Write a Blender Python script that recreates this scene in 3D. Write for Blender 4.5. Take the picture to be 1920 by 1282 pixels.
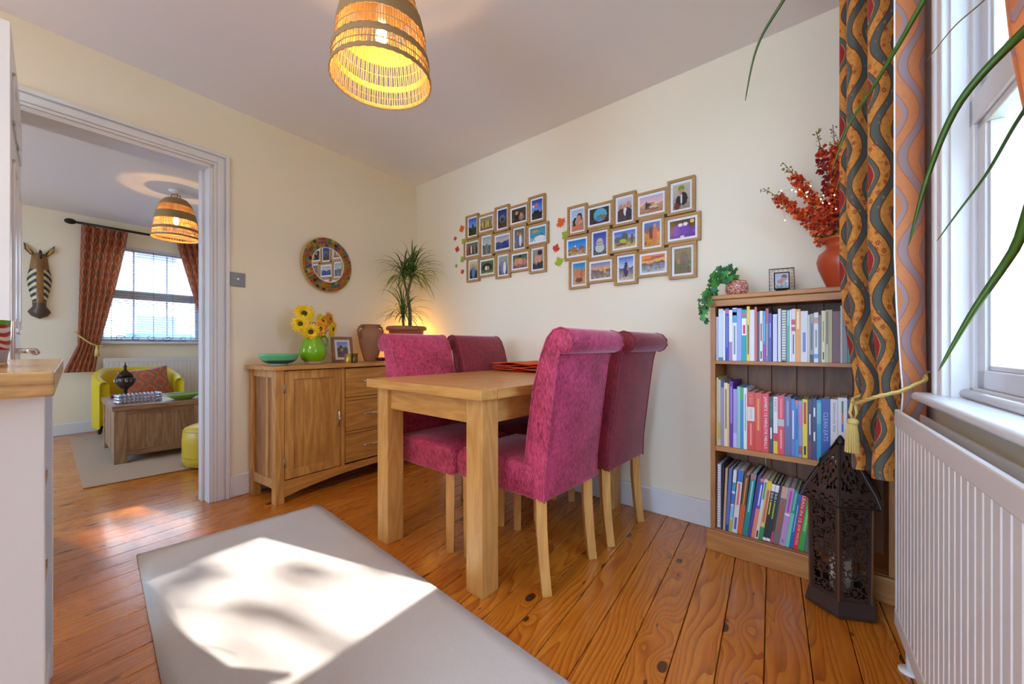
import bpy, bmesh, math, random
from mathutils import Vector, Matrix, Euler
R = math.radians
random.seed(7)
scn = bpy.context.scene
for o in list(bpy.data.objects): bpy.data.objects.remove(o, do_unlink=True)
COL = scn.collection

# ------------------------------------------------------------------ camera, world, sun, exposure
# ground axes: x along the photo wall, y towards it; the two side walls are 5.37 degrees out of square
TH = {'B': 0.0, 'A': R(5.3717), 'F': R(7.26)}
cam_d = bpy.data.cameras.new('camera'); cam = bpy.data.objects.new('camera', cam_d); COL.objects.link(cam)
cam.location = (0, 0, 0.934); cam.rotation_euler = (R(90), 0, R(40.38))
cam_d.sensor_width = 36; cam_d.lens = 14.0; cam_d.shift_y = 7/1920; cam_d.clip_start = 0.02; cam_d.clip_end = 200
scn.camera = cam

W = bpy.data.worlds.new('sky'); scn.world = W; W.use_nodes = True
wn = W.node_tree.nodes; wl = W.node_tree.links
for n in list(wn): wn.remove(n)
wo = wn.new('ShaderNodeOutputWorld'); wb = wn.new('ShaderNodeBackground')
wb.inputs[0].default_value = (0.40, 0.66, 1.0, 1); wb.inputs[1].default_value = 7.2
wl.new(wb.outputs[0], wo.inputs[0])

sd = bpy.data.lights.new('sun', 'SUN'); sun = bpy.data.objects.new('sun', sd); COL.objects.link(sun)
sd.energy = 11.0; sd.angle = R(0.6); sd.color = (1.0, 0.95, 0.87)
_sv = Matrix.Rotation(TH['A'], 3, 'Z') @ Vector((-0.977*math.cos(R(29.7)), -0.212*math.cos(R(29.7)), -math.sin(R(29.7))))
sun.rotation_euler = _sv.to_track_quat('-Z', 'Y').to_euler()
scn.view_settings.view_transform = 'Standard'; scn.view_settings.look = 'None'
scn.view_settings.exposure = 0.68; scn.view_settings.gamma = 1.0
scn.view_settings.use_curve_mapping = False

# ------------------------------------------------------------------ geometry helpers: geo = (verts, faces)
def box(x0, x1, y0, y1, z0, z1):
    v = [(x0,y0,z0),(x1,y0,z0),(x1,y1,z0),(x0,y1,z0),(x0,y0,z1),(x1,y0,z1),(x1,y1,z1),(x0,y1,z1)]
    return v, [(0,3,2,1),(4,5,6,7),(0,1,5,4),(1,2,6,5),(2,3,7,6),(3,0,4,7)]
def join(*gs):
    V = []; Fs = []
    for v, f in gs:
        k = len(V); V += list(v); Fs += [tuple(i+k for i in q) for q in f]
    return V, Fs
def xf(g, loc=(0,0,0), rot=(0,0,0), sc=(1,1,1)):
    if not isinstance(sc, (tuple, list)): sc = (sc, sc, sc)
    M = Matrix.Translation(loc) @ Euler(rot).to_matrix().to_4x4() @ Matrix.Diagonal((*sc, 1))
    return [tuple(M @ Vector(p)) for p in g[0]], g[1]
def lathe(prof, n=24, cap=True):
    V = []; Fs = []
    for r, z in prof:
        for i in range(n):
            a = 2*math.pi*i/n; V.append((r*math.cos(a), r*math.sin(a), z))
    for j in range(len(prof)-1):
        for i in range(n):
            k = (i+1) % n; Fs.append((j*n+i, j*n+k, (j+1)*n+k, (j+1)*n+i))
    if cap:
        Fs.append(tuple(reversed(range(n)))); m = (len(prof)-1)*n; Fs.append(tuple(m+i for i in range(n)))
    return V, Fs
def tube(pts, r, n=8, cap=True, flat=1.0):
    P = [Vector(p) for p in pts]; V = []; Fs = []
    rr = r if isinstance(r, (list, tuple)) else [r]*len(P)
    up = Vector((0,0,1))
    for i, p in enumerate(P):
        t = (P[min(i+1,len(P)-1)] - P[max(i-1,0)])
        t = t.normalized() if t.length > 1e-9 else Vector((0,0,1))
        u = up if abs(t.dot(up)) < 0.95 else Vector((1,0,0))
        s = t.cross(u).normalized(); w = s.cross(t).normalized()
        for k in range(n):
            a = 2*math.pi*k/n; V.append(tuple(p + s*(math.cos(a)*rr[i]) + w*(math.sin(a)*rr[i]*flat)))
    for j in range(len(P)-1):
        for k in range(n):
            m = (k+1) % n; Fs.append((j*n+k, j*n+m, (j+1)*n+m, (j+1)*n+k))
    if cap: Fs.append(tuple(reversed(range(n)))); Fs.append(tuple((len(P)-1)*n+k for k in range(n)))
    return V, Fs
def prism(poly, y0, y1):                       # polygon in x,z pulled along y
    n = len(poly); V = [(x,y0,z) for x,z in poly] + [(x,y1,z) for x,z in poly]
    return V, [tuple(range(n)), tuple(reversed(range(n,2*n)))] + [(i, i+n, (i+1)%n+n, (i+1)%n) for i in range(n)]
def prismz(poly, z0, z1):
    n = len(poly); V = [(x,y,z0) for x,y in poly] + [(x,y,z1) for x,y in poly]
    return V, [tuple(reversed(range(n))), tuple(range(n,2*n))] + [(i, (i+1)%n, (i+1)%n+n, i+n) for i in range(n)]
def grid(fn, nu, nv):
    V = [fn(i/nu, j/nv) for j in range(nv+1) for i in range(nu+1)]
    return V, [(j*(nu+1)+i, j*(nu+1)+i+1, (j+1)*(nu+1)+i+1, (j+1)*(nu+1)+i) for j in range(nv) for i in range(nu)]
def ball(r, loc=(0,0,0), n=12, sc=(1,1,1)):
    return xf(lathe([(max(1e-4, r*math.sin(math.pi*j/(n//2+2))), -r*math.cos(math.pi*j/(n//2+2))) for j in range(n//2+3)], n), loc, (0,0,0), sc)
def blade(p0, d, length, width, droop, n=6, twist=0.0):   # a leaf: strip that arches over under its weight
    d = Vector(d).normalized(); side = d.cross(Vector((0,0,1)))
    side = side.normalized() if side.length > 1e-4 else Vector((1,0,0))
    V = []; p = Vector(p0); st = length/n
    for i in range(n+1):
        t = i/n; w = width*(0.55+1.2*t)*(1-t)**0.75 if i < n else 0.0004
        w = max(w, 0.0005); up = side.cross(d).normalized()
        V += [tuple(p - side*w), tuple(p + up*w*0.35*-1), tuple(p + side*w)]
        p = p + d*st; d = (d + Vector((0,0,-droop*st*(0.4+1.3*t)))).normalized()
    Fs = []
    for i in range(n):
        a = 3*i; Fs += [(a,a+1,a+4,a+3),(a+1,a+2,a+5,a+4)]
    return V, Fs

# ------------------------------------------------------------------ scene graph helpers
def world(fr, p):
    v = Matrix.Rotation(TH[fr], 3, 'Z') @ Vector(p); return v
def mesh(name, g):
    m = bpy.data.meshes.new(name); m.from_pydata([tuple(p) for p in g[0]], [], g[1]); m.update(); return m
def obj(name, g, mat, parent=None, smooth=False, bevel=0.0, seg=2):
    m = g if isinstance(g, bpy.types.Mesh) else mesh(name, g)
    o = bpy.data.objects.new(name, m); COL.objects.link(o)
    if mat is not None and not m.materials: m.materials.append(mat)
    if smooth:
        m.polygons.foreach_set('use_smooth', [True]*len(m.polygons))
    if bevel:
        b = o.modifiers.new('bevel', 'BEVEL'); b.width = bevel; b.segments = seg; b.limit_method = 'ANGLE'; b.angle_limit = R(40)
        if seg > 2: m.polygons.foreach_set('use_smooth', [True]*len(m.polygons))
    if parent is not None: o.parent = parent
    return o
def tag(o, label, cat, group=None, kind=None):
    o['label'] = label; o['category'] = cat
    if group: o['group'] = group
    if kind: o['kind'] = kind
    return o
def thing(name, label, cat, loc, fr='B', rz=0.0, group=None):
    o = bpy.data.objects.new(name, None); COL.objects.link(o); o.empty_display_size = 0.05
    o.location = world(fr, loc); o.rotation_euler = (0,0,TH[fr]+rz)
    return tag(o, label, cat, group)
def place(o, loc, fr='B', rz=0.0):
    o.location = world(fr, loc); o.rotation_euler = (0,0,TH[fr]+rz); return o
def struct(name, g, mat, fr='B', bevel=0.0, smooth=False):
    o = obj(name, g, mat, None, smooth, bevel); o.rotation_euler = (0,0,TH[fr]); o['kind'] = 'structure'; return o
def copy_tree(o, parent=None):
    c = o.copy(); COL.objects.link(c)
    if parent is not None: c.parent = parent
    for ch in list(o.children): copy_tree(ch, c)
    return c

# ------------------------------------------------------------------ materials
class NT:
    def __init__(s, name):
        s.m = bpy.data.materials.new(name); s.m.use_nodes = True; s.t = s.m.node_tree; s.n = s.t.nodes; s.l = s.t.links
        s.b = s.n['Principled BSDF']
    def node(s, ty, **kw):
        n = s.n.new(ty)
        for k, v in kw.items():
            if k.startswith('i_'):
                key = k[2:]; key = int(key) if key.isdigit() else key.replace('_', ' ')
                s.set(n.inputs[key], v)
            else: setattr(n, k, v)
        return n
    def set(s, sock, v):
        if isinstance(v, bpy.types.NodeSocket): s.l.new(v, sock)
        elif isinstance(v, bpy.types.Node): s.l.new(v.outputs[0], sock)
        else:
            if isinstance(v, (tuple, list)) and len(v) == 3 and len(sock.default_value) == 4: v = (*v, 1)
            sock.default_value = v
    def math(s, op, a, b=0.0, c=0.0):
        n = s.n.new('ShaderNodeMath'); n.operation = op
        s.set(n.inputs[0], a); s.set(n.inputs[1], b); s.set(n.inputs[2], c); return n.outputs[0]
    def mix(s, f, a, b):
        n = s.n.new('ShaderNodeMix'); n.data_type = 'RGBA'
        s.set(n.inputs[0], f); s.set(n.inputs[6], a); s.set(n.inputs[7], b); return n.outputs[2]
    def ramp(s, f, stops):
        n = s.n.new('ShaderNodeValToRGB'); s.set(n.inputs[0], f); e = n.color_ramp.elements
        while len(e) < len(stops): e.new(0.5)
        for k, (p, c) in enumerate(stops):
            e[k].position = p; e[k].color = (*c, 1) if len(c) == 3 else c
        return n.outputs[0]
    def coord(s, which='Object', scale=(1,1,1), add=None):
        tc = s.n.new('ShaderNodeTexCoord'); mp = s.n.new('ShaderNodeMapping'); s.l.new(tc.outputs[which], mp.inputs[0])
        mp.inputs['Scale'].default_value = scale
        if add is not None: s.set(mp.inputs['Location'], add)
        return mp.outputs[0]
    def noise(s, vec, scale, detail=3, rough=0.55, out=0):
        n = s.n.new('ShaderNodeTexNoise'); s.set(n.inputs['Vector'], vec); n.inputs['Scale'].default_value = scale
        n.inputs['Detail'].default_value = detail; n.inputs['Roughness'].default_value = rough; return n.outputs[out]
    def bump(s, h, strength=0.2, dist=0.01):
        n = s.n.new('ShaderNodeBump'); s.set(n.inputs['Height'], h); n.inputs['Strength'].default_value = strength
        n.inputs['Distance'].default_value = dist; s.l.new(n.outputs[0], s.b.inputs['Normal'])
    def P(s, **kw):
        for k, v in kw.items(): s.set(s.b.inputs[k.replace('_', ' ')], v)
        return s
_pc = {}
def plain(c, rough=0.5, metal=0.0, name=None, **kw):
    key = (tuple(c), rough, metal, tuple(sorted(kw.items())))
    if key in _pc: return _pc[key]
    t = NT(name or 'paint'); nz = t.noise(t.coord(), 14, 2)
    col = t.mix(t.math('MULTIPLY', nz, 0.22), c, tuple(min(1, x*0.8) for x in c))
    t.P(Base_Color=col, Roughness=rough, Metallic=metal, **kw); _pc[key] = t.m; return t.m
def sr(r, g, b):                                # sRGB 0-255 to linear
    f = lambda u: (u/255/12.92) if u/255 <= 0.04045 else ((u/255+0.055)/1.055)**2.4
    return (f(r), f(g), f(b))
def wood(name, c1, c2, axis='z', scale=1.0, rough=0.4, knots=False, coat=0.0, k3=None):
    t = NT(name); oi = t.node('ShaderNodeObjectInfo'); off = t.math('MULTIPLY', oi.outputs['Random'], 23.0)
    cb = t.node('ShaderNodeCombineXYZ', i_X=off, i_Y=off, i_Z=off)
    st = {'x': (0.12,1,1), 'y': (1,0.12,1), 'z': (1,1,0.12)}[axis]
    v = t.coord('Object', tuple(q*scale for q in st), cb.outputs[0])
    warp = t.noise(v, 2.6, 3); ring = t.math('FRACT', t.math('MULTIPLY', warp, 9.0))
    ring = t.math('SUBTRACT', 1.0, t.math('POWER', t.math('ABSOLUTE', t.math('SUBTRACT', t.math('MULTIPLY', ring, 2.0), 1.0)), 0.7))
    fine = t.noise(t.coord('Object', tuple(q*scale*6 for q in st), cb.outputs[0]), 14, 4)
    f = t.math('ADD', t.math('MULTIPLY', ring, 0.45), t.math('MULTIPLY', fine, 0.55))
    col = t.ramp(f, [(0.15, c2), (0.75, c1)])
    tone = t.math('MULTIPLY', oi.outputs['Random'], 0.25)
    col = t.mix(tone, col, c2)
    if knots:
        vo = t.node('ShaderNodeTexVoronoi'); t.set(vo.inputs['Vector'], t.coord('Object', tuple(q*5.0 for q in ((0.25,1,1) if axis=='x' else (1,0.25,1) if axis=='y' else (1,1,0.25))), cb.outputs[0])); vo.inputs['Scale'].default_value = 1.0
        k = t.math('LESS_THAN', vo.outputs['Distance'], 0.11); col = t.mix(t.math('MULTIPLY', k, 0.8), col, k3 or tuple(x*0.25 for x in c2))
    t.P(Base_Color=col, Roughness=rough, Coat_Weight=coat, Coat_Roughness=0.12); t.bump(f, 0.08, 0.004); return t.m
def floorwood():
    t = NT('pine_floor'); oi = t.node('ShaderNodeObjectInfo'); rnd = oi.outputs['Random']
    off = t.node('ShaderNodeCombineXYZ', i_X=t.math('MULTIPLY', rnd, 31.0), i_Y=t.math('MULTIPLY', rnd, 57.0)).outputs[0]
    tc = t.node('ShaderNodeTexCoord').outputs['Object']
    va = t.node('ShaderNodeVectorMath', operation='ADD', i_0=tc, i_1=off).outputs[0]
    sx = t.node('ShaderNodeSeparateXYZ', i_0=va)
    def scaled(a, b):
        return t.node('ShaderNodeVectorMath', operation='MULTIPLY', i_0=va, i_1=(a, b, 1.0)).outputs[0]
    vo = t.node('ShaderNodeTexVoronoi'); t.set(vo.inputs['Vector'], scaled(6.5, 3.6)); vo.inputs['Scale'].default_value = 1.0
    kd = vo.outputs['Distance']
    halo = t.math('POWER', 2.718, t.math('MULTIPLY', kd, -6.0))
    ph = t.math('ADD', t.math('MULTIPLY', sx.outputs[0], 13.0), t.math('ADD', t.math('MULTIPLY', t.noise(scaled(5.0, 0.7), 1.0, 2), 5.5), t.math('MULTIPLY', halo, 2.2)))
    rg = t.math('FRACT', t.math('MULTIPLY', ph, 3.0))
    rg = t.math('POWER', rg, 2.2)
    fine = t.noise(scaled(70.0, 3.0), 1.0, 3); blotch = t.noise(scaled(3.0, 0.8), 1.0, 2)
    col = t.ramp(t.math('ADD', t.math('MULTIPLY', rg, 0.55), t.math('MULTIPLY', fine, 0.35)), [(0.10, sr(226,146,46)), (0.42, sr(200,112,26)), (0.85, sr(120,54,8))])
    col = t.mix(t.math('MULTIPLY', blotch, 0.4), col, sr(176,92,22))
    col = t.mix(t.math('MULTIPLY', rnd, 0.3), col, sr(162,80,20))
    kn = t.math('MULTIPLY', t.math('LESS_THAN', kd, 0.105), 0.9)
    sp = t.node('ShaderNodeTexVoronoi'); t.set(sp.inputs['Vector'], scaled(14.0, 6.0)); sp.inputs['Scale'].default_value = 1.0
    kn2 = t.math('MULTIPLY', t.math('LESS_THAN', sp.outputs['Distance'], 0.08), 0.75)
    col = t.mix(kn, col, sr(58,26,16)); col = t.mix(kn2, col, sr(70,32,18))
    t.P(Base_Color=col, Roughness=t.math('ADD', 0.2, t.math('MULTIPLY', fine, 0.16)), Coat_Weight=0.35, Coat_Roughness=0.12); t.bump(t.math('ADD', rg, fine), 0.06, 0.003); return t.m
def velvet(name, c1, c2):
    t = NT(name); v = t.coord('Object')
    n1 = t.noise(v, 9, 4, 0.6); n2 = t.noise(t.coord('Object', (1,1,0.3)), 190, 2); n3 = t.noise(v, 55, 3)
    f = t.math('ADD', t.math('MULTIPLY', n1, 0.36), t.math('ADD', t.math('MULTIPLY', n2, 0.48), t.math('MULTIPLY', n3, 0.26)))
    t.P(Base_Color=t.ramp(f, [(0.44, c2), (0.66, c1)]), Roughness=0.62, Sheen_Weight=0.55, Sheen_Roughness=0.4); t.b.inputs['Sheen Tint'].default_value = (1.0,0.62,0.78,1)
    t.bump(n2, 0.35, 0.002); return t.m
def wallpaint(name, c):
    t = NT(name); v = t.coord('Object'); n = t.noise(v, 1.2, 3); f = t.noise(v, 120, 3)
    t.P(Base_Color=t.mix(t.math('MULTIPLY', n, 0.10), c, tuple(x*0.85 for x in c)), Roughness=0.75); t.bump(f, 0.05, 0.002); return t.m
def carpet(name, c1, c2):
    t = NT(name); v = t.coord('Object'); n = t.noise(v, 420, 3, 0.7); b = t.noise(v, 30, 3)
    t.P(Base_Color=t.mix(n, c2, c1), Roughness=0.95, Sheen_Weight=0.25); t.bump(t.math('ADD', n, t.math('MULTIPLY', b, 0.4)), 0.55, 0.004); return t.m
def curtainmat(name, ground, band, red, line, WW=0.12, LL=0.27, trans=0.25, fine=1.25):
    t = NT(name); uv = t.node('ShaderNodeUVMap').outputs[0]; s = t.node('ShaderNodeSeparateXYZ', i_0=uv); u = s.outputs[0]; v = s.outputs[1]
    m = t.math('PINGPONG', u, WW)
    ph = t.math('MULTIPLY', v, 2*math.pi/LL); cs = t.math('COSINE', ph)
    c0 = t.math('ADD', WW/2, t.math('MULTIPLY', cs, WW*0.30))
    d = t.math('ABSOLUTE', t.math('SUBTRACT', m, c0))
    inb = t.math('LESS_THAN', d, WW*0.12); edge = t.math('MULTIPLY', t.math('LESS_THAN', d, WW*0.145), t.math('GREATER_THAN', d, WW*0.112))
    # pointed almond motifs in the wide places on either side of the ribbon
    fv = t.math('SUBTRACT', t.math('FRACT', t.math('DIVIDE', v, LL)), 0.5)
    e1 = t.math('ADD', t.math('DIVIDE', t.math('SUBTRACT', WW, m), WW*0.58), t.math('POWER', t.math('ABSOLUTE', t.math('DIVIDE', t.math('ADD', fv, 0.03), 0.36)), 1.6))
    fv2 = t.math('SUBTRACT', t.math('FRACT', t.math('ADD', t.math('DIVIDE', v, LL), 0.5)), 0.5)
    e2 = t.math('ADD', t.math('DIVIDE', m, WW*0.58), t.math('POWER', t.math('ABSOLUTE', t.math('DIVIDE', t.math('ADD', fv2, 0.03), 0.36)), 1.6))
    e = t.math('MINIMUM', e1, e2)
    drop = t.math('MULTIPLY', t.math('LESS_THAN', e, 0.56), t.math('GREATER_THAN', e, 0.34)); core = t.math('LESS_THAN', e, 0.30)
    dl = t.math('MULTIPLY', t.math('LESS_THAN', e, 0.60), t.math('GREATER_THAN', e, 0.55))
    cb = t.node('ShaderNodeCombineXYZ', i_X=u, i_Y=v).outputs[0]
    vo = t.node('ShaderNodeTexVoronoi', i_Vector=cb); vo.inputs['Scale'].default_value = 30.0*fine; vo.inputs['Randomness'].default_value = 0.6
    df = t.node('ShaderNodeVectorMath', operation='SUBTRACT', i_0=vo.outputs['Position'], i_1=cb).outputs[0]; sf = t.node('ShaderNodeSeparateXYZ', i_0=df)
    an = t.math('ARCTAN2', sf.outputs[1], sf.outputs[0]); rr = t.node('ShaderNodeVectorMath', operation='LENGTH', i_0=df).outputs['Value']
    pr_ = t.math('MULTIPLY', t.math('ADD', 0.66, t.math('MULTIPLY', t.math('SINE', t.math('MULTIPLY', an, 7.0)), 0.34)), 0.0125/fine)
    fl = t.math('MULTIPLY', t.math('LESS_THAN', rr, pr_), t.math('GREATER_THAN', rr, 0.0026))
    v2 = t.node('ShaderNodeTexVoronoi', i_Vector=cb, feature='DISTANCE_TO_EDGE'); v2.inputs['Scale'].default_value = 40.0*fine
    stem = t.math('LESS_THAN', v2.outputs['Distance'], 0.03)
    weave = t.noise(t.node('ShaderNodeVectorMath', operation='MULTIPLY', i_0=cb, i_1=(60.0, 700.0, 1.0)).outputs[0], 1.0, 2)
    col = t.mix(t.math('MULTIPLY', weave, 0.5), ground, tuple(x*0.7 for x in ground))
    col = t.mix(t.math('MULTIPLY', stem, 0.35), col, line); col = t.mix(fl, col, red)
    col = t.mix(drop, col, band); col = t.mix(dl, col, line); col = t.mix(core, col, red)
    spk = t.math('LESS_THAN', rr, t.math('MULTIPLY', pr_, 0.6))
    bc = t.mix(t.math('MULTIPLY', spk, 0.7), band, tuple(min(1, x*0.8) for x in ground)); col = t.mix(inb, col, bc); col = t.mix(edge, col, line)
    t.P(Base_Color=col, Roughness=0.7, Sheen_Weight=0.2); t.bump(weave, 0.3, 0.001)
    tr = t.node('ShaderNodeBsdfTranslucent', i_Color=col); mx = t.node('ShaderNodeMixShader'); mx.inputs[0].default_value = trans
    t.l.new(t.b.outputs[0], mx.inputs[1]); t.l.new(tr.outputs[0], mx.inputs[2]); t.l.new(mx.outputs[0], t.n['Material Output'].inputs[0]); return t.m
def glow(c, s):
    t = NT('lit_bulb'); t.P(Base_Color=c, Emission_Color=c, Emission_Strength=s); return t.m
def glassm(c=(1,1,1), rough=0.0, name='glass'):
    t = NT(name); t.P(Base_Color=c, Roughness=rough, Transmission_Weight=1.0, IOR=1.45); return t.m
def panem():
    t = NT('window_pane'); tb = t.node('ShaderNodeBsdfTransparent'); gl = t.node('ShaderNodeBsdfGlossy'); gl.inputs['Roughness'].default_value = 0.02
    mx = t.node('ShaderNodeMixShader'); mx.inputs[0].default_value = 0.06; t.l.new(tb.outputs[0], mx.inputs[1]); t.l.new(gl.outputs[0], mx.inputs[2]); t.l.new(mx.outputs[0], t.n['Material Output'].inputs[0]); return t.m
def attrm(name, rough=0.3):
    t = NT(name); a = t.node('ShaderNodeAttribute'); a.attribute_name = 'print'; t.l.new(a.outputs['Color'], t.b.inputs['Base Color']); t.P(Roughness=rough); return t.m

M = dict(
 floor=floorwood(), sub=plain(sr(38,20,10), 0.9),
 wall=wallpaint('cream_wall', sr(243,229,204)), ceil=wallpaint('white_ceiling', sr(236,230,230)), ext=wallpaint('outer_wall', sr(235,232,226)),
 white=plain(sr(228,226,227), 0.32, name='white_gloss'), upvc=plain(sr(214,214,218), 0.25), rad=plain(sr(222,214,210), 0.35),
 oak=wood('light_oak', sr(226,172,98), sr(196,138,66), 'y', 3.0, 0.35, coat=0.2), oakz=wood('light_oak_upright', sr(228,176,104), sr(198,142,72), 'z', 3.0, 0.38, coat=0.15), oakx=wood('light_oak_cross', sr(226,172,98), sr(196,138,66), 'x', 3.0, 0.35, coat=0.2),
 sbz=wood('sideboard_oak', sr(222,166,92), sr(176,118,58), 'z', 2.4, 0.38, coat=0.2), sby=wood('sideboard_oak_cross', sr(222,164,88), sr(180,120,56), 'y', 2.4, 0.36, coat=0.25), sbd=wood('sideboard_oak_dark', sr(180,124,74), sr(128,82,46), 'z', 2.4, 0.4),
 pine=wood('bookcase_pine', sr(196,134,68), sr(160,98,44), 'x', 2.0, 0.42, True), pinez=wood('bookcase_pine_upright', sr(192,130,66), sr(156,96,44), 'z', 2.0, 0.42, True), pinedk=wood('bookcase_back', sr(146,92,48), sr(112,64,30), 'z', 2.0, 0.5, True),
 chest=wood('weathered_oak', sr(186,146,110), sr(130,94,66), 'z', 2.6, 0.5), chesty=wood('weathered_oak_top', sr(170,132,98), sr(124,88,62), 'y', 2.6, 0.4), worktop=wood('worktop_pine', sr(214,172,112), sr(150,104,62), 'y', 4.0, 0.25, coat=0.4),
 framew=wood('frame_wood', sr(190,146,86), sr(164,120,64), 'x', 5.0, 0.5), framez=wood('frame_wood_brown', sr(176,118,72), sr(140,86,48), 'z', 4.0, 0.4),
 magenta=velvet('magenta_velvet', sr(212,70,112), sr(134,18,50)), crimson=velvet('crimson_velvet', sr(152,36,52), sr(100,12,28)),
 rug=carpet('pale_rug', sr(230,222,216), sr(196,187,182)), farrug=carpet('brown_rug', sr(196,152,108), sr(146,110,74)), rugedge=plain(sr(120,100,78), 0.9),
 cur=curtainmat('ogee_curtain', sr(246,166,68), sr(96,102,92), sr(170,34,34), sr(110,54,26)), curback=curtainmat('ogee_curtain_reverse', sr(250,172,112), sr(204,170,170), sr(240,160,106), sr(214,140,104), trans=0.5),
 cur2=curtainmat('ogee_curtain_red', sr(216,116,58), sr(100,80,66), sr(170,54,42), sr(90,48,34), 0.085, 0.18, 0.3),
 chrome=plain((0.75,0.75,0.76), 0.15, 1.0), steel=plain(sr(150,148,146), 0.35, 0.8), iron=plain(sr(46,38,34), 0.4, 0.7), bronze=plain(sr(78,62,56), 0.4, 0.6),
 yellow=plain(sr(214,184,16), 0.45, name='yellow_leather'), yellow2=plain(sr(212,174,40), 0.45),
 terracotta=plain(sr(176,88,52), 0.55), clay=plain(sr(164,112,80), 0.7), redvase=plain(sr(186,72,36), 0.3), lime=plain(sr(122,186,12), 0.16, Coat_Weight=0.5), blush=plain(sr(216,170,178), 0.4),
 leaf=plain(sr(62,104,30), 0.4), leafdk=plain(sr(48,84,28), 0.45), ivy=plain(sr(58,140,44), 0.45), ivydk=plain(sr(30,96,44), 0.45), stem=plain(sr(124,96,60), 0.7), trunk=plain(sr(118,100,66), 0.8), soil=plain(sr(60,42,30), 0.95),
 petal=plain(sr(252,206,10), 0.5), petal2=plain(sr(248,160,14), 0.5), sfdisc=plain(sr(70,66,24), 0.8),
 red1=plain(sr(196,52,26), 0.6), red2=plain(sr(226,96,24), 0.6), red3=plain(sr(136,28,30), 0.6), olive=plain(sr(134,128,30), 0.6),
 gold=plain(sr(206,176,84), 0.45), rope=plain(sr(214,184,104), 0.55, name='gold_rope'),
 rattan=plain(sr(166,132,86), 0.75, name='woven_rattan'), reed=plain(sr(196,144,70), 0.6), cable=plain(sr(220,214,206), 0.5),
 bulb=glow((1.0,0.66,0.30), 18.0), fairy=glow((1.0,0.72,0.30), 10.0),
 glass=glassm(), pane=panem(), mirror=plain((0.92,0.92,0.92), 0.02, 1.0), paper=plain(sr(232,226,212), 0.8), matw=plain(sr(238,232,234), 0.6), print=attrm('photo_print', 0.2), black=plain(sr(18,16,18), 0.4),
 orange=plain(sr(226,84,16), 0.7), orange2=plain(sr(196,48,16), 0.7),
)

# ------------------------------------------------------------------ the setting
def rect_wall(x0, x1, spans):
    return join(*[box(x0, x1, a, b, c, d) for a, b, c, d in spans])
# floor of separate pine boards
flo = struct('floor', box(-7.0, 0.75, -4.0, 3.2, -0.06, -0.022), M['sub'], 'F')
bm_ = mesh('floor_board', box(-0.0566, 0.0566, -4.0, 3.2, -0.022, 0.0)); bm_.materials.append(M['floor'])
for k in range(-60, 7):
    b = bpy.data.objects.new('floor_board', bm_); COL.objects.link(b); b.parent = flo; b.location = (-0.0187 - 0.0579 + 0.1158*k, 0, 0)
    bv = b.modifiers.new('bevel', 'BEVEL'); bv.width = 0.0016; bv.segments = 1
DY0, DY1, DZ = 0.17, 0.925, 2.012           # doorway between the rooms
struct('wall_left', rect_wall(-2.99, -2.83, [(-3.5, DY0, 0, 2.40), (DY1, 2.66, 0, 2.40), (DY0, DY1, DZ, 2.40)]), M['wall'], 'A')
struct('wall_back', box(-7.2, 0.55, 2.228, 2.36, 0, 2.42), M['wall'], 'B')
WY0, WY1, WZ0, WZ1 = 0.58, 1.50, 0.80, 2.12  # window in the right wall
struct('wall_right', rect_wall(0.345, 0.50, [(-3.5, WY0, 0, 2.40), (WY1, 2.30, 0, 2.40), (WY0, WY1, 0, WZ0), (WY0, WY1, WZ1, 2.40)]), M['wall'], 'A')
FX = -6.22; FY0, FY1, FZ0, FZ1 = 0.975, 1.90, 0.985, 2.07
struct('wall_far', rect_wall(FX-0.16, FX, [(-1.6, FY0, 0, 2.36), (FY1, 3.0, 0, 2.36), (FY0, FY1, 0, FZ0), (FY0, FY1, FZ1, 2.36)]), M['wall'], 'A')
struct('wall_front', join(box(FX-0.16, -5.5, -1.72, -1.6, 0, 2.36), box(-3.7, -2.83, -1.72, -1.6, 0, 2.36), box(-5.5, -3.7, -1.72, -1.6, 0, 0.7), box(-5.5, -3.7, -1.72, -1.6, 2.1, 2.36)), M['wall'], 'A')  # unseen window opening added to let more sky light into the far room
cg = struct('ceiling', join(box(-2.99, 0.50, -3.62, 2.75, 2.40, 2.50), box(FX-0.16, -2.90, -1.72, 3.0, 2.33, 2.50)), M['ceil'], 'A')
# the kitchen end behind the camera: opening added in its unseen end wall for sky fill
struct('wall_kitchen', rect_wall(0, 0.12, [(-0.50, 0.30, 0, 2.40), (2.55, 2.99, 0, 2.40), (0.30, 2.55, 2.10, 2.40)]), M['wall'], 'A').matrix_world = Matrix.Rotation(TH['A'], 4, 'Z') @ Matrix.Translation((0, -3.5, 0)) @ Matrix.Rotation(R(90), 4, 'Z') @ Matrix.Translation((-0.12, 0, 0))
for ky, lab in ((-0.9, 'added unseen fill light, round ceiling disc nearest the dining end of the kitchen'), (-2.3, 'added unseen fill light, round ceiling disc by the end-wall opening')):  # round ceiling lamps added behind the camera as fill
    kl = thing('added_fill_light', lab, 'lamp', (-1.15, ky, 2.40), 'A'); obj('rim', lathe([(0.26,0),(0.27,-0.01),(0.26,-0.04),(0.24,-0.045)], 32, False), M['white'], kl, True); obj('diffuser', lathe([(0.24,-0.04),(0.12,-0.05),(0.005,-0.052)], 32, False), glow((1.0,0.93,0.84), 3.0), kl, True)
    kd_ = bpy.data.lights.new('added_fill_lamp', 'AREA'); kd_.shape = 'DISK'; kd_.size = 0.5; kd_.energy = 9; kd_.color = (1.0, 0.95, 0.88)
    ko = bpy.data.objects.new('added_fill_lamp', kd_); COL.objects.link(ko); ko.parent = kl; ko.location = (0, 0, -0.06)
def skirt(name, fr, *b): return struct(name, join(box(*b), ), M['white'], fr, 0.006)
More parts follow.
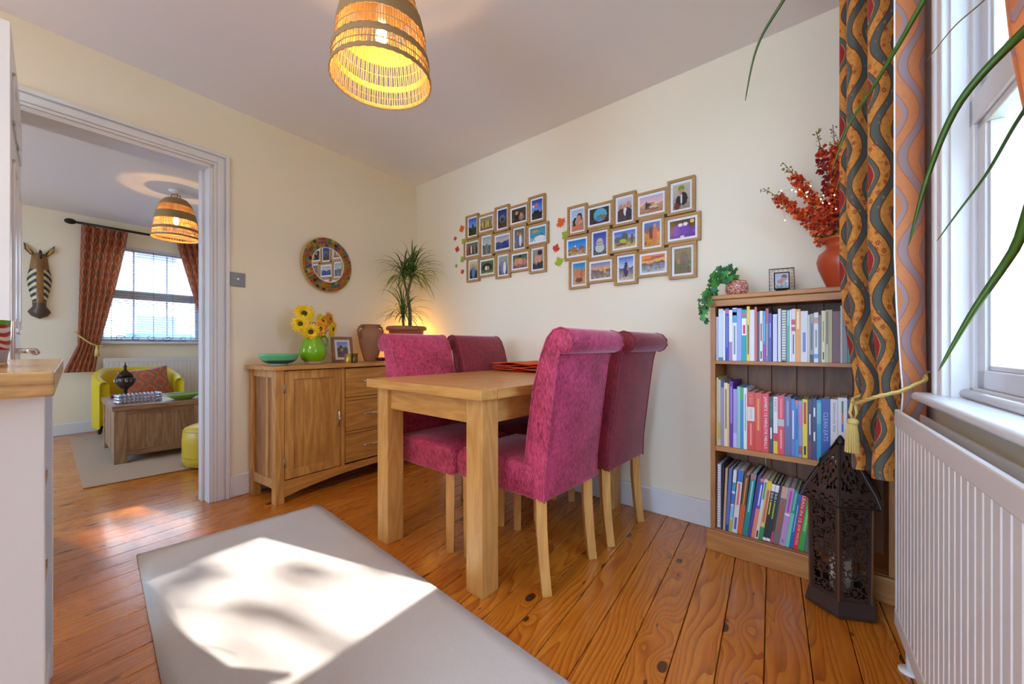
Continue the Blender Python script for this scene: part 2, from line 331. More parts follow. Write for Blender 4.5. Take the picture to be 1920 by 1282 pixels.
skirt('baseboard_left', 'A', -2.83, -2.812, 1.0, 2.50, 0, 0.135)
skirt('baseboard_back', 'B', -2.75, -0.50, 2.208, 2.228, 0, 0.135)
skirt('baseboard_right', 'A', 0.327, 0.345, -3.4, 2.18, 0, 0.135)
skirt('baseboard_far', 'A', FX, FX+0.018, -1.5, 2.7, 0, 0.12)
# door casing: stepped moulding round the doorway and the lining inside it
def casing(x0, x1):
    s = 1 if x1 > x0 else -1; gs = []
    for o0, o1, th in ((0.0, 0.016, 0.014), (0.016, 0.05, 0.020), (0.05, 0.058, 0.014), (0.058, 0.078, 0.026)):
        X = sorted((x0, x0 + s*th))
        gs += [box(X[0], X[1], DY1+o0, DY1+o1, 0, DZ+o1), box(X[0], X[1], DY0-o1, DY0-o0, 0, DZ+o1), box(X[0], X[1], DY0-o0, DY1+o0, DZ+o0, DZ+o1)]
    return join(*gs)
struct('trim_1', join(casing(-2.83, -2.80), casing(-2.99, -3.02)), M['white'], 'A', 0.003)
struct('trim_2', join(box(-2.995, -2.825, DY1-0.022, DY1, 0, DZ), box(-2.995, -2.825, DY0, DY0+0.022, 0, DZ), box(-2.995, -2.825, DY0, DY1, DZ-0.022, DZ), box(-2.95, -2.90, DY1-0.036, DY1-0.02, 0, DZ-0.02)), M['white'], 'A', 0.002)
# open door leaf, standing out from the left jamb
dr = bpy.data.objects.new('door_1', None); COL.objects.link(dr); dr['kind'] = 'structure'
dr.location = world('A', (-2.80, 0.196, 0)); dr.rotation_euler = (0, 0, TH['A'] - math.atan2(0.068, 0.682))
obj('door_leaf', box(0, 0.70, -0.040, 0, 0.008, 2.0), M['white'], dr, bevel=0.002)
for (xa, xb) in ((0.10, 0.32), (0.38, 0.60)):
    for (za, zb) in ((0.22, 0.80), (0.98, 1.58), (1.70, 1.88)):
        pn = obj('door_panel', join(box(xa, xb, -0.001, 0.007, za, za+0.018), box(xa, xb, -0.001, 0.007, zb-0.018, zb), box(xa, xa+0.018, -0.001, 0.007, za, zb), box(xb-0.018, xb, -0.001, 0.007, za, zb)), M['white'], dr, bevel=0.003)
        obj('field', box(xa+0.05, xb-0.05, -0.002, 0.005, za+0.05, zb-0.05), M['white'], pn, bevel=0.004)
dh = obj('door_handle', join(tube([(0.625, 0, 0.917), (0.625, 0.052, 0.917)], 0.009, 10), tube([(0.628, 0.050, 0.917), (0.58, 0.052, 0.914), (0.52, 0.050, 0.912)], [0.008, 0.006, 0.006], 8)), M['chrome'], dr, True)
obj('backplate', box(0.605, 0.645, 0, 0.008, 0.86, 1.02), M['chrome'], dh, bevel=0.002); obj('handle_end', ball(0.0125, (0.52, 0.050, 0.912)), M['chrome'], dh, True)

# window in the right wall: timber frame, two lights, glass, architrave, board
w1 = struct('window_1', join(box(0.372, 0.42, WY0, WY1, WZ0, WZ0+0.03), box(0.372, 0.42, WY0, WY1, WZ1-0.04, WZ1), box(0.372, 0.42, WY1-0.025, WY1, WZ0, WZ1), box(0.372, 0.42, WY0, WY0+0.025, WZ0, WZ1), box(0.372, 0.42, WY0, WY1, 1.485, 1.555)), M['upvc'], 'A', 0.003)
def sash(ya, yb, za, zb, x):
    f = 0.045
    s = obj('sash', join(box(x, x+0.035, ya, yb, za, za+f), box(x, x+0.035, ya, yb, zb-f*0.4, zb), box(x, x+0.035, ya, ya+f, za, zb), box(x, x+0.035, yb-f, yb, za, zb)), M['upvc'], w1, bevel=0.003)
    obj('bead', join(box(x+0.006, x+0.03, ya+f, yb-f, za+f, za+f+0.012), box(x+0.006, x+0.03, yb-f-0.012, yb-f, za+f, zb-f*0.4), box(x+0.006, x+0.03, ya+f, ya+f+0.012, za+f, zb-f*0.4)), M['upvc'], s, bevel=0.002)
    obj('pane', box(x+0.016, x+0.020, ya+f, yb-f, za+f, zb-f*0.4), M['pane'], s)
sash(WY0+0.025, WY1-0.025, 0.83, 1.485, 0.38)
sash(WY0+0.025, WY1-0.025, 1.553, WZ1-0.04, 0.385)
obj('reveal_lining', join(box(0.34, 0.46, WY1-0.002, WY1+0.012, WZ0, WZ1), box(0.34, 0.46, WY0-0.012, WY0+0.002, WZ0, WZ1), box(0.34, 0.46, WY0, WY1, WZ1-0.002, WZ1+0.012)), M['white'], w1)
obj('architrave', join(box(0.325, 0.345, WY1+0.012, WY1+0.075, WZ0-0.02, WZ1+0.075), box(0.319, 0.333, WY1+0.05, WY1+0.075, WZ0-0.02, WZ1+0.075), box(0.325, 0.345, WY0-0.075, WY0-0.012, WZ0-0.02, WZ1+0.075), box(0.325, 0.345, WY0-0.075, WY1+0.075, WZ1+0.012, WZ1+0.075)), M['white'], w1, bevel=0.006)
obj('window_board', box(0.283, 0.41, WY0-0.105, WY1+0.105, 0.778, 0.802), M['white'], w1, bevel=0.011, seg=4)
obj('sill_bead', tube([(0.366, WY0, 0.812), (0.366, WY1, 0.812)], 0.012, 10), M['white'], w1, True)

# window in the far room
w2 = struct('window_2', join(box(FX-0.09, FX-0.04, FY0, FY1, FZ0, FZ0+0.05), box(FX-0.09, FX-0.04, FY0, FY1, FZ1-0.05, FZ1), box(FX-0.09, FX-0.04, FY0, FY0+0.05, FZ0, FZ1), box(FX-0.09, FX-0.04, FY1-0.05, FY1, FZ0, FZ1), box(FX-0.095, FX-0.03, FY0, FY1, 1.47, 1.575)), M['upvc'], 'A', 0.004)
obj('pane', box(FX-0.068, FX-0.063, FY0+0.05, FY1-0.05, FZ0+0.05, 1.47), M['pane'], w2); obj('pane', box(FX-0.068, FX-0.063, FY0+0.05, FY1-0.05, 1.575, FZ1-0.05), M['pane'], w2)
for yy in (FY0+0.3, FY0+0.6):
    obj('glazing_bar', box(FX-0.07, FX-0.058, yy-0.008, yy+0.008, FZ0, FZ1), M['upvc'], w2)
obj('window_board', box(FX-0.05, FX+0.06, FY0-0.05, FY1+0.05, FZ0-0.03, FZ0), M['white'], w2, bevel=0.006)

# ------------------------------------------------------------------ outdoors beyond the far window
struct('ground', box(-60, -6.5, -40, 40, -0.5, -0.3), plain(sr(150,150,150), 0.9), 'A')
struct('lawn', box(0.6, 30, -25, 25, -0.5, -0.25), plain(sr(120,130,96), 0.95), 'A')
hs = thing('terraced_house', 'pale rendered house across the street seen through the blind', 'house', (-17, 6, -0.3), 'A')
obj('wall', box(-1, 0, -14, 14, 0, 6.5), M['ext'], hs)
for i in range(6):
    for zz in (1.0, 3.9):
        y = -10 + i*4; f = obj('window', box(0, 0.05, y-0.6, y+0.6, zz, zz+1.3), M['upvc'], hs); obj('pane', box(0.05, 0.06, y-0.5, y+0.5, zz+0.1, zz+1.2), plain(sr(90,104,120), 0.1), f)
obj('roof', prism([(0.4, 6.4), (-4, 9.0), (-4, 8.8), (0.2, 6.3)], -14, 14), plain(sr(120,84,70), 0.8), hs)
cr = thing('parked_car', 'blue car parked in the street beyond the blind', 'car', (-11.6, 3.35, -0.3), 'A')
obj('body', xf(prism([(-2.0,0.3),(2.0,0.3),(2.05,0.75),(1.3,0.95),(-1.9,1.0),(-2.05,0.6)], -0.8, 0.8), rot=(0,0,R(90))), plain(sr(40,92,150), 0.25, 0.2), cr, bevel=0.06)
cb_ = obj('cabin', xf(prism([(-1.75,0.98),(1.0,0.93),(0.35,1.45),(-1.2,1.5)], -0.7, 0.7), rot=(0,0,R(90))), plain(sr(40,92,150), 0.25, 0.2), cr, bevel=0.05)
obj('side_window', join(xf(prism([(-1.5,1.02),(0.75,0.98),(0.25,1.38),(-1.1,1.42)], -0.72, 0.72), rot=(0,0,R(90)))), plain(sr(60,70,82), 0.08), cb_)
for yy in (-1.25, 1.25):
    obj('wheel', xf(lathe([(0.1,-0.1),(0.31,-0.1),(0.33,0),(0.31,0.1),(0.1,0.1)], 20), (0.72, yy, 0.33), (0, R(90), 0)), M['black'], cr, True)
obj('tail_light', box(0.5, 0.82, 1.75, 1.98, 0.68, 0.86), plain(sr(200,20,30), 0.3), cr)

gf = thing('garden_fence', 'tall grey board fence outside the near window', 'fence', (2.6, 4.2, -0.25), 'A'); fbm = mesh('fence_board', box(-0.068, 0.068, 0, 0.02, 0, 3.4)); fbm.materials.append(plain(sr(140,140,142), 0.8))
for k in range(26):
    o = bpy.data.objects.new('fence_board', fbm); COL.objects.link(o); o.parent = gf; o.location = (-1.85+0.145*k, 0.006*(k % 2), 0)
obj('rail', box(-1.95, 1.9, 0.03, 0.08, 0.6, 0.7), M['trunk'], gf); obj('rail', box(-1.95, 1.9, 0.03, 0.08, 2.6, 2.7), M['trunk'], gf)
gt = thing('garden_tree', 'sparse leafy tree in the garden outside the near window', 'tree', (8.6, 2.75, -0.25), 'A')
obj('trunk', tube([(0,0,0),(0.05,0.1,2.2),(0,0.0,4.4),(-0.1,0.05,6.2)], [0.14,0.11,0.07,0.03], 8), M['trunk'], gt, True)
rt_ = random.Random(5); gs = []
for k in range(420):
    a = rt_.uniform(0, 6.283); e = rt_.gauss(0, 0.36); r_ = rt_.uniform(0.06, 0.15)
    gs.append(xf(([(-r_,0,0),(0,-r_*0.5,0),(r_,0,0),(0,r_*0.5,0)], [(0,1,2,3)]), (1.0*math.cos(a)*rt_.random(), 1.05*math.sin(a)*rt_.random(), 6.85+e), (rt_.uniform(0,3), rt_.uniform(0,3), rt_.uniform(0,3))))
fo_ = obj('foliage', join(*gs), M['leaf'], gt); fo_['kind'] = 'stuff'

# ------------------------------------------------------------------ dining table
tb = thing('dining_table', 'light oak rectangular dining table with thick square legs', 'table', (-1.3835, 1.606, 0))
LX = (-0.354, 0.354); LY = (-0.564, 0.584)
for sx in (0, 1):
    for sy in (0, 1):
        x = LX[sx]; y = LY[sy]; a, b = (x, x+0.086) if sx == 0 else (x-0.086, x); c, d = (y, y+0.088) if sy == 0 else (y-0.088, y)
        obj('leg', box(a, b, c, d, 0, 0.737), M['oakz'], tb, bevel=0.003)
obj('apron', box(LX[0]+0.086, LX[1]-0.086, LY[0]+0.018, LY[0]+0.042, 0.637, 0.737), M['oakx'], tb, bevel=0.002)
obj('apron', box(LX[0]+0.086, LX[1]-0.086, LY[1]-0.042, LY[1]-0.018, 0.637, 0.737), M['oakx'], tb, bevel=0.002)
obj('apron', box(LX[0]+0.018, LX[0]+0.042, LY[0]+0.088, LY[1]-0.088, 0.637, 0.737), M['oak'], tb, bevel=0.002)
obj('apron', box(LX[1]-0.042, LX[1]-0.018, LY[0]+0.088, LY[1]-0.088, 0.637, 0.737), M['oak'], tb, bevel=0.002)
obj('end_board', box(-0.388, 0.388, -0.603, -0.518, 0.737, 0.775), M['oakx'], tb, bevel=0.003)
obj('end_board', box(-0.388, 0.388, 0.515, 0.600, 0.737, 0.775), M['oakx'], tb, bevel=0.003)
for i in range(4):
    y0 = -0.517 + i*0.258
    obj('top_board', box(-0.388, 0.388, y0, y0+0.2572, 0.737, 0.775), M['oak'] if i < 2 else M['oakx'], tb, bevel=0.0015)

# ------------------------------------------------------------------ chairs
def chair(loc, rz, label, body):
    c = thing('dining_chair', label, 'chair', loc, 'B', rz, 'upholstered dining chairs round the oak table')
    seat = [( -0.20,0.352),(0.225,0.352),(0.235,0.40),(0.232,0.455),(0.20,0.482),(0.0,0.492),(-0.20,0.485)]
    obj('seat', prism(seat, -0.203, 0.203), body, c, bevel=0.022, seg=4)
    back = [(-0.155,0.45),(-0.172,0.60),(-0.20,0.78),(-0.235,0.90),(-0.262,0.962),(-0.29,0.992),(-0.322,1.0),(-0.355,0.99),(-0.376,0.965),(-0.378,0.938),(-0.362,0.915),(-0.338,0.905),(-0.318,0.908),(-0.305,0.86),(-0.288,0.74),(-0.268,0.58),(-0.252,0.45),(-0.25,0.352),(-0.155,0.352)]
    bk = obj('backrest', prism(back, -0.198, 0.198), body, c, bevel=0.008, seg=3)
    for s in (-1, 1):
        obj('piping', tube([(x, s*0.197, z) for x, z in back[0:18]], 0.0035, 6), body, bk, True)
        y = s*0.172
        obj('leg', join(tube([(0.187, y, 0.36), (0.185, y, 0.0)], [0.028, 0.024], 4)), M['oakz'], c)
        obj('leg', join(tube([(-0.215, y, 0.36), (-0.218, y, 0.24), (-0.228, y, 0.12), (-0.243, y, 0.0)], [0.028, 0.028, 0.026, 0.025], 4)), M['oakz'], c)
    return c
chair((-1.112, 1.395, 0), R(180), 'bright magenta velvet chair nearest the camera, its back turned to the window', M['magenta'])
chair((-1.100, 1.888, 0), R(180), 'dark crimson chair by the photo wall, back towards the bookcase', M['crimson'])
chair((-1.575, 1.372, 0), 0, 'magenta scroll-back chair standing in front of the sideboard drawers', M['magenta'])
chair((-1.565, 1.840, 0), 0, 'dark crimson chair in the corner side of the table, near the plant', M['crimson'])

# placemats
for i in range(6):
    g = grid(lambda u, v, i=i: (-0.19+0.38*u, -0.14+0.28*v, 0.004*math.sin(9*u+i*2.1)+0.004*math.cos(7*v+i)), 14, 10)
    p = obj('placemat', g, M['orange'] if i % 2 else M['orange2'], None, True); place(p, (-1.545+0.006*math.sin(i*3), 1.985+0.006*math.cos(i*2), 0.784+i*0.0088), 'B', R(2*math.sin(i*5)))
    so = p.modifiers.new('thick', 'SOLIDIFY'); so.thickness = 0.004
    tag(p, ['lowest ribbed red-orange placemat of the stack, lying on the table', 'second placemat from the bottom of the orange stack', 'third placemat from the bottom of the orange stack', 'fourth placemat from the bottom of the orange stack', 'fifth placemat from the bottom, second from top of the orange stack', 'topmost ribbed orange placemat of the stack on the table'][i], 'placemat', 'placemats stacked on the table')

# ------------------------------------------------------------------ rugs
rg = thing('rug', 'pale grey rectangular wool rug lying on the boards before the table', 'rug', (-1.27, 0.585, 0.0), 'B', R(-3.4))
rgo = obj('pile', grid(lambda u, v: (-1.115+2.05*u, -0.385+0.775*v, 0.011+0.0008*math.sin(40*u)*math.sin(30*v)), 40, 16), M['rug'], rg, True)
s = rgo.modifiers.new('thick', 'SOLIDIFY'); s.thickness = 0.010; s.offset = -1
obj('bound_edge', tube([(-1.116, -0.386, 0.005), (-1.116, 0.391, 0.005)], 0.0055, 6), M['rugedge'], rg, True)

# ------------------------------------------------------------------ sideboard (stands along the left wall)
sb = thing('sideboard', 'oak sideboard with a panelled door and chrome-handled drawers along the wall', 'sideboard', (-2.64, 1.74, 0), 'A')
FXs, BXs = 0.185, -0.165; YL, YR = -0.632, 0.652
obj('top', box(BXs-0.012, FXs+0.020, YL-0.022, YR+0.02, 0.789, 0.813), M['sby'], sb, bevel=0.003)
for x0, x1 in ((FXs-0.05, FXs), (BXs, BXs+0.05)):
    for y0, y1 in ((YL, YL+0.05), (YR-0.05, YR)):
        obj('leg', box(x0, x1, y0, y1, 0, 0.789), M['sbz'], sb, bevel=0.002)
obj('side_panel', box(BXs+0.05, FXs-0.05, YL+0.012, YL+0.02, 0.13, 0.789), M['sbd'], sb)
for (a, b, c, d) in ((BXs+0.05, FXs-0.05, 0.745, 0.789), (BXs+0.05, FXs-0.05, 0.09, 0.145)):
    obj('side_rail', box(a, b, YL+0.004, YL+0.026, c, d), M['sbz'], sb, bevel=0.0015)
obj('side_stile', box(0.045, 0.075, YL+0.006, YL+0.022, 0.145, 0.745), M['sbz'], sb, bevel=0.0015)
obj('far_side_panel', box(BXs+0.05, FXs-0.05, YR-0.02, YR-0.012, 0.10, 0.789), M['sbd'], sb); obj('back_panel', box(BXs+0.002, BXs+0.01, YL+0.05, YR-0.05, 0.10, 0.789), M['sbd'], sb); obj('gap_shade_sheet', box(FXs-0.04, FXs-0.032, YL+0.05, YR-0.05, 0.13, 0.789), M['black'], sb); obj('bottom', box(BXs+0.01, FXs-0.03, YL+0.03, YR-0.03, 0.10, 0.118), M['sbd'], sb)  # black sheet close behind the fronts puts shade into the door and drawer gaps
rail = [(YL+0.05, 0.132)] + [(YL+0.05+(YR-YL-0.10)*t/12, 0.036+0.052*math.sin(math.pi*t/12)**0.8) for t in range(13)] + [(YR-0.05, 0.132)]
n_ = len(rail); obj('bottom_rail', ([(FXs-0.022, y, z) for y, z in rail]+[(FXs-0.003, y, z) for y, z in rail], [tuple(range(n_)), tuple(reversed(range(n_, 2*n_)))]+[(i, i+n_, (i+1)%n_+n_, (i+1)%n_) for i in range(n_)]), M['sby'], sb)
for yy in (-0.217, 0.202): obj('divider', box(FXs-0.03, FXs-0.002, yy, yy+0.026, 0.132, 0.789), M['sbz'], sb, bevel=0.0015)
obj('drawer_rail', box(FXs-0.03, FXs-0.005, -0.19, 0.202, 0.560, 0.580), M['sby'], sb); obj('drawer_rail', box(FXs-0.03, FXs-0.005, -0.19, 0.202, 0.335, 0.350), M['sby'], sb)
def cupdoor(y0, y1, hinge_left):
    d = obj('door', join(box(FXs-0.022, FXs-0.001, y0, y0+0.052, 0.138, 0.783), box(FXs-0.022, FXs-0.001, y1-0.052, y1, 0.138, 0.783), box(FXs-0.022, FXs-0.001, y0+0.052, y1-0.052, 0.138, 0.19), box(FXs-0.022, FXs-0.001, y0+0.052, y1-0.052, 0.731, 0.783)), M['sbz'], sb, bevel=0.0015)
    wd = (y1-y0-0.104)/4
    for k in range(4): obj('panel_board', box(FXs-0.018, FXs-0.010, y0+0.052+k*wd+0.0006, y0+0.052+(k+1)*wd-0.0006, 0.19, 0.731), M['sbz'], d)
    hy = y1-0.02 if hinge_left else y0+0.02
    obj('handle', tube([(FXs, hy, 0.40), (FXs+0.014, hy, 0.415), (FXs+0.022, hy, 0.455), (FXs+0.014, hy, 0.495), (FXs, hy, 0.51)], [0.004, 0.005, 0.007, 0.005, 0.004], 8), M['chrome'], d, True)
    gy = y0-0.004 if hinge_left else y1+0.004
    for zz in (0.24, 0.68): obj('hinge', tube([(FXs+0.002, gy, zz-0.028), (FXs+0.002, gy, zz+0.028)], 0.005, 8), M['steel'], d, True)
cupdoor(-0.579, -0.222, True); cupdoor(0.232, 0.600, False)
for z0, z1 in ((0.584, 0.780), (0.354, 0.556), (0.143, 0.331)):
    d = obj('drawer', box(FXs-0.022, FXs-0.001, -0.185, 0.196, z0, z1), M['sby'], sb, bevel=0.0015); zc = (z0+z1)/2+0.005
    obj('handle', tube([(FXs, -0.06, zc), (FXs+0.016, -0.045, zc), (FXs+0.022, 0.005, zc), (FXs+0.016, 0.055, zc), (FXs, 0.07, zc)], [0.003, 0.005, 0.007, 0.005, 0.003], 8), M['chrome'], d, True)
ST = 0.813
# bowl
bw = thing('bowl', 'wide green glazed bowl with a dark base band at the end of the sideboard', 'bowl', (-2.60, 1.195, ST), 'A')
obj('rim_glaze', lathe([(0.094,0.032),(0.104,0.046),(0.110,0.062),(0.111,0.070),(0.107,0.070),(0.098,0.046),(0.080,0.026),(0.02,0.016)], 32, False), plain(sr(96,190,132), 0.2), bw, True)
obj('base_band', lathe([(0.048,0.010),(0.068,0.0145),(0.083,0.022),(0.0945,0.0325),(0.093,0.033),(0.04,0.014)], 32, False), plain(sr(18,78,72), 0.2), bw, True); obj('foot', lathe([(0.044,0.0),(0.048,0.001),(0.047,0.013),(0.02,0.016)], 24), plain(sr(214,208,204), 0.3), bw, True)
# jug with sunflowers
jg = thing('jug', 'glossy lime green round jug holding the sunflowers', 'jug', (-2.62, 1.42, ST), 'A')
obj('body', lathe([(0.048,0.012),(0.070,0.03),(0.084,0.065),(0.082,0.10),(0.066,0.14),(0.054,0.168),(0.053,0.182),(0.058,0.194),(0.052,0.194),(0.048,0.17),(0.06,0.13),(0.072,0.08),(0.04,0.02)], 32, False), M['lime'], jg, True)
obj('foot', lathe([(0.040,0.0),(0.050,0.002),(0.054,0.014),(0.047,0.02)], 28), M['blush'], jg, True)
obj('handle', tube([(0.0,0.052,0.178),(0.0,0.082,0.186),(0.0,0.100,0.165),(0.0,0.098,0.135),(0.0,0.080,0.108)], 0.0085, 10), M['lime'], jg, True)
def sunflower(loc, nrm, r, label, m):
    s = thing('sunflower', label, 'flower', loc, 'A', 0, 'sunflowers in the lime green jug')
    q = Vector(nrm).to_track_quat('Z', 'Y'); s.rotation_mode = 'QUATERNION'; s.rotation_quaternion = Matrix.Rotation(TH['A'], 3, 'Z').to_quaternion() @ q
    gs = []
    for ring, (cnt, ra, tilt) in enumerate(((20, 1.0, 0.05), (19, 0.92, 0.45), (15, 0.70, 0.95))):
        for k in range(cnt):
            a = 2*math.pi*(k+0.5*ring)/cnt; L = r*ra*random.uniform(0.78, 1.12); w = r*0.115
            r_ = r; pts = [(0.2*r, -w*0.5, 0), (0.25*r, w*0.5, 0), (0.65*L, w, tilt*0.35*L), (0.65*L, -w, tilt*0.35*L), (L, 0, tilt*0.35*L-0.10*r)]
            gs.append(xf((pts, [(0,1,2,3), (3,2,4)]), rot=(0,0,a)))
    obj('petals', join(*gs), m, s); obj('disc', xf(lathe([(0.02*r,0.12*r),(0.15*r,0.13*r),(0.22*r,0.07*r),(0.23*r,-0.02*r)], 16), (0,0,0)), M['sfdisc'], s, True)
    base = q.to_matrix().inverted() @ (Vector((-2.62, 1.42, ST+0.16)) - Vector(loc))
    obj('stem', tube([(0,0,-0.005), tuple(base*0.4+Vector((0,0,-0.02))), tuple(base)], 0.0035, 6), M['leaf'], s)
    for k in range(2): obj('leaf', blade(tuple(base*0.35), (math.cos(k*3+r*40), math.sin(k*3), -0.3), 0.06, 0.012, 3, 4), M['leaf'], s)
    return s
for a in (((-2.59,1.345,1.145), (0.85,-0.25,0.35), 0.076, 'topmost sunflower with a dark centre, leaning left out of the jug', M['petal']),
          ((-2.58,1.315,1.075), (0.8,-0.6,-0.05), 0.064, 'sunflower drooping at the far left of the jug', M['petal']),
          ((-2.565,1.375,1.025), (0.85,-0.35,-0.3), 0.068, 'low sunflower hanging over the left rim of the jug', M['petal']),
          ((-2.56,1.432,1.048), (0.95,-0.05,-0.1), 0.062, 'middle sunflower just above the jug mouth', M['petal2']),
          ((-2.60,1.475,1.098), (0.8,0.2,0.25), 0.060, 'sunflower in the middle right, behind the others', M['petal']),
          ((-2.60,1.525,1.118), (0.7,0.5,0.2), 0.062, 'upper right sunflower facing sideways above the handle', M['petal2']),
          ((-2.57,1.528,1.048), (0.8,0.5,-0.15), 0.066, 'lower right sunflower over the jug handle', M['petal'])): sunflower(*a)
# photo prints painted as vertex colours
def printmesh(name, w, h, fn, nu=34, nv=34):
    g = grid(lambda u, v: ((u-0.5)*w, 0, (v-0.5)*h), nu, nv); m = mesh(name, g); ca = m.color_attributes.new('print', 'FLOAT_COLOR', 'POINT')
    for j in range(nv+1):
        for i in range(nu+1): ca.data[j*(nu+1)+i].color = (*fn(i/nu, j/nv), 1)
    m.materials.append(M['print']); return m
def scene_print(sky, sky2, land, land2, hz, blobs, seed=0):
    rn = random.Random(seed)
    sp = [(rn.random(), rn.random()*hz*1.1, rn.uniform(0.02, 0.07), rn.uniform(0.45, 1.5)) for _ in range(40)]
    def fn(u, v):
        h = hz + 0.06*math.sin(u*7+seed) + 0.04*math.sin(u*17+seed*2)
        if v > h: t = (v-h)/(1.001-h); c = tuple(a*(1-t)+b*t for a, b in zip(sky2, sky))
        else: t = v/max(h, 0.01); c = tuple(a*(1-t)+b*t for a, b in zip(land2, land))
        for x, y, r, k in sp:
            if (u-x)**2 + (v-y)**2 < r*r: c = tuple(min(1, q*k) for q in c)
        for x, y, rx, ry, bc in blobs:
            if ((u-x)/rx)**2 + ((v-y)/ry)**2 < 1: c = bc
        return c
    return fn
SK = sr(168,80,72)
fo = thing('standing_picture', 'brown wooden frame with a white mount standing behind the gold tealight glass', 'picture frame', (-2.665, 1.672, ST), 'A', R(90)-R(8))
def leanframe(root, w, h, bw, depth, lean, wm, prt, mw):
    Mx = Matrix.Rotation(-lean, 4, 'X')
    def T(g): return [tuple(Mx @ Vector(p)) for p in g[0]], g[1]
    obj('frame', T(join(box(-w/2, w/2, 0, depth, 0, bw), box(-w/2, w/2, 0, depth, h-bw, h), box(-w/2, -w/2+bw, 0, depth, bw, h-bw), box(w/2-bw, w/2, 0, depth, bw, h-bw))), wm, root, bevel=0.002)
    obj('mount', T(box(-w/2+bw, w/2-bw, depth*0.3, depth*0.6, bw, h-bw)), M['matw'], root)
    m = printmesh('print', w-2*bw-2*mw, h-2*bw-2*mw, prt)
    o = obj('print', m, None, root); o.rotation_euler = (-lean, 0, 0); o.location = Mx @ Vector((0, depth*0.3-0.001, h/2))
    obj('strut', T(box(-0.02, 0.02, depth, depth+0.006, 0.02, h*0.7)), M['black'], root)
leanframe(fo, 0.155, 0.19, 0.021, 0.018, R(10), M['framez'], scene_print(sr(120,150,220), sr(170,180,225), sr(90,110,60), sr(120,90,80), 0.62, [(0.35,0.62,0.18,0.16,sr(120,96,90)),(0.5,0.45,0.15,0.12,sr(216,150,140)),(0.7,0.5,0.16,0.14,sr(80,110,60)),(0.55,0.25,0.2,0.18,sr(130,70,140))], 3), 0.017)
for y, lab, c in ((1.628, 'gold mercury glass tealight holder in front of the brown photo frame', sr(200,176,90)), (1.678, 'darker brown-gold tealight glass, right of the bright gold one', sr(110,86,40))):
    v = thing('tealight_glass', lab, 'candle holder', (-2.545, y, ST), 'A'); obj('cup', lathe([(0.021,0),(0.022,0.004),(0.0225,0.066),(0.019,0.066),(0.0185,0.008),(0.004,0.006)], 20, False), plain(c, 0.28, 0.7), v, True); obj('candle', lathe([(0.017,0.007),(0.017,0.022),(0.002,0.024)], 14), M['paper'], v, True)
# urn
ur = thing('clay_urn', 'weathered terracotta urn with two handles at the back of the sideboard', 'urn', (-2.69, 1.915, ST), 'A')
obj('body', lathe([(0.045,0),(0.05,0.006),(0.062,0.05),(0.080,0.12),(0.092,0.18),(0.090,0.215),(0.075,0.245),(0.062,0.252),(0.060,0.268),(0.074,0.277),(0.076,0.286),(0.062,0.286),(0.052,0.26),(0.07,0.22),(0.05,0.10)], 28, False), M['clay'], ur, True)
for s in (-1, 1): obj('handle', tube([(0, s*0.070, 0.272), (0, s*0.100, 0.265), (0, s*0.112, 0.235), (0, s*0.106, 0.20), (0, s*0.088, 0.175)], 0.009, 8), M['clay'], ur, True)
dsh = thing('small_dish', 'small dark red glass dish in front of the clay urn', 'dish', (-2.535, 1.895, ST), 'A')
obj('dish', lathe([(0.020,0.006),(0.038,0.012),(0.046,0.032),(0.043,0.032),(0.034,0.015),(0.004,0.010)], 24, False), plain(sr(96,14,24), 0.15), dsh, True); obj('foot', lathe([(0.018,0),(0.02,0.001),(0.019,0.008)], 18), plain(sr(220,214,214), 0.3), dsh, True)
# plant
pl = thing('dracaena', 'spiky-leaved dragon tree in a wide terracotta pot in the corner', 'plant', (-2.625, 2.215, ST), 'A')
obj('pot', lathe([(0.105,0),(0.11,0.004),(0.140,0.22),(0.142,0.245),(0.158,0.247),(0.162,0.262),(0.158,0.278),(0.146,0.282),(0.138,0.272),(0.134,0.24),(0.02,0.235)], 36, False), M['terracotta'], pl, True)
obj('pot_ring', lathe([(0.160,0.25),(0.165,0.256),(0.165,0.268),(0.160,0.276)], 36, False), M['clay'], pl, True); obj('soil', lathe([(0.133,0.24),(0.06,0.25),(0.005,0.252)], 20), M['soil'], pl)
obj('trunk', tube([(0.01,0.03,0.25),(0.012,0.025,0.42),(0.0,0.01,0.56),(0.01,0.035,0.66),(0.015,0.045,0.72)], [0.017,0.014,0.013,0.011,0.010], 8), M['trunk'], pl, True)
obj('branch', tube([(0.0,0.01,0.55),(0.0,-0.02,0.64),(0.0,-0.03,0.70)], [0.011,0.009,0.008], 8), M['trunk'], pl, True); obj('branch', tube([(0.02,-0.045,0.25),(0.02,-0.05,0.32),(0.02,-0.055,0.39)], [0.010,0.009,0.008], 8), M['trunk'], pl, True)
rn = random.Random(3)
def crown(c, n, lmin, lmax, elmin, elmax, dr, parent, w=0.006, mats=('leaf','leafdk')):
    for k in range(n):
        a = 2*math.pi*k/n*2.618 + rn.uniform(-0.2, 0.2); el = rn.uniform(elmin, elmax); L = rn.uniform(lmin, lmax)
        d = (math.cos(a)*math.cos(el), math.sin(a)*math.cos(el), math.sin(el))
        if d[0] < -0.3 and d[0]*L < -0.15: L *= 0.55
        if d[1]*L > 0.2: L *= 0.8
        bv_, bf_ = blade((c[0], c[1], c[2]+rn.uniform(-0.05, 0.03)), d, L, w*rn.uniform(0.8, 1.2), dr, 6)
        bv_ = [(max(x, -0.185+0.06*(z-c[2])), min(y, 0.235), z) for x, y, z in bv_]
        obj('leaf', (bv_, bf_), M[mats[k % 2]], parent)
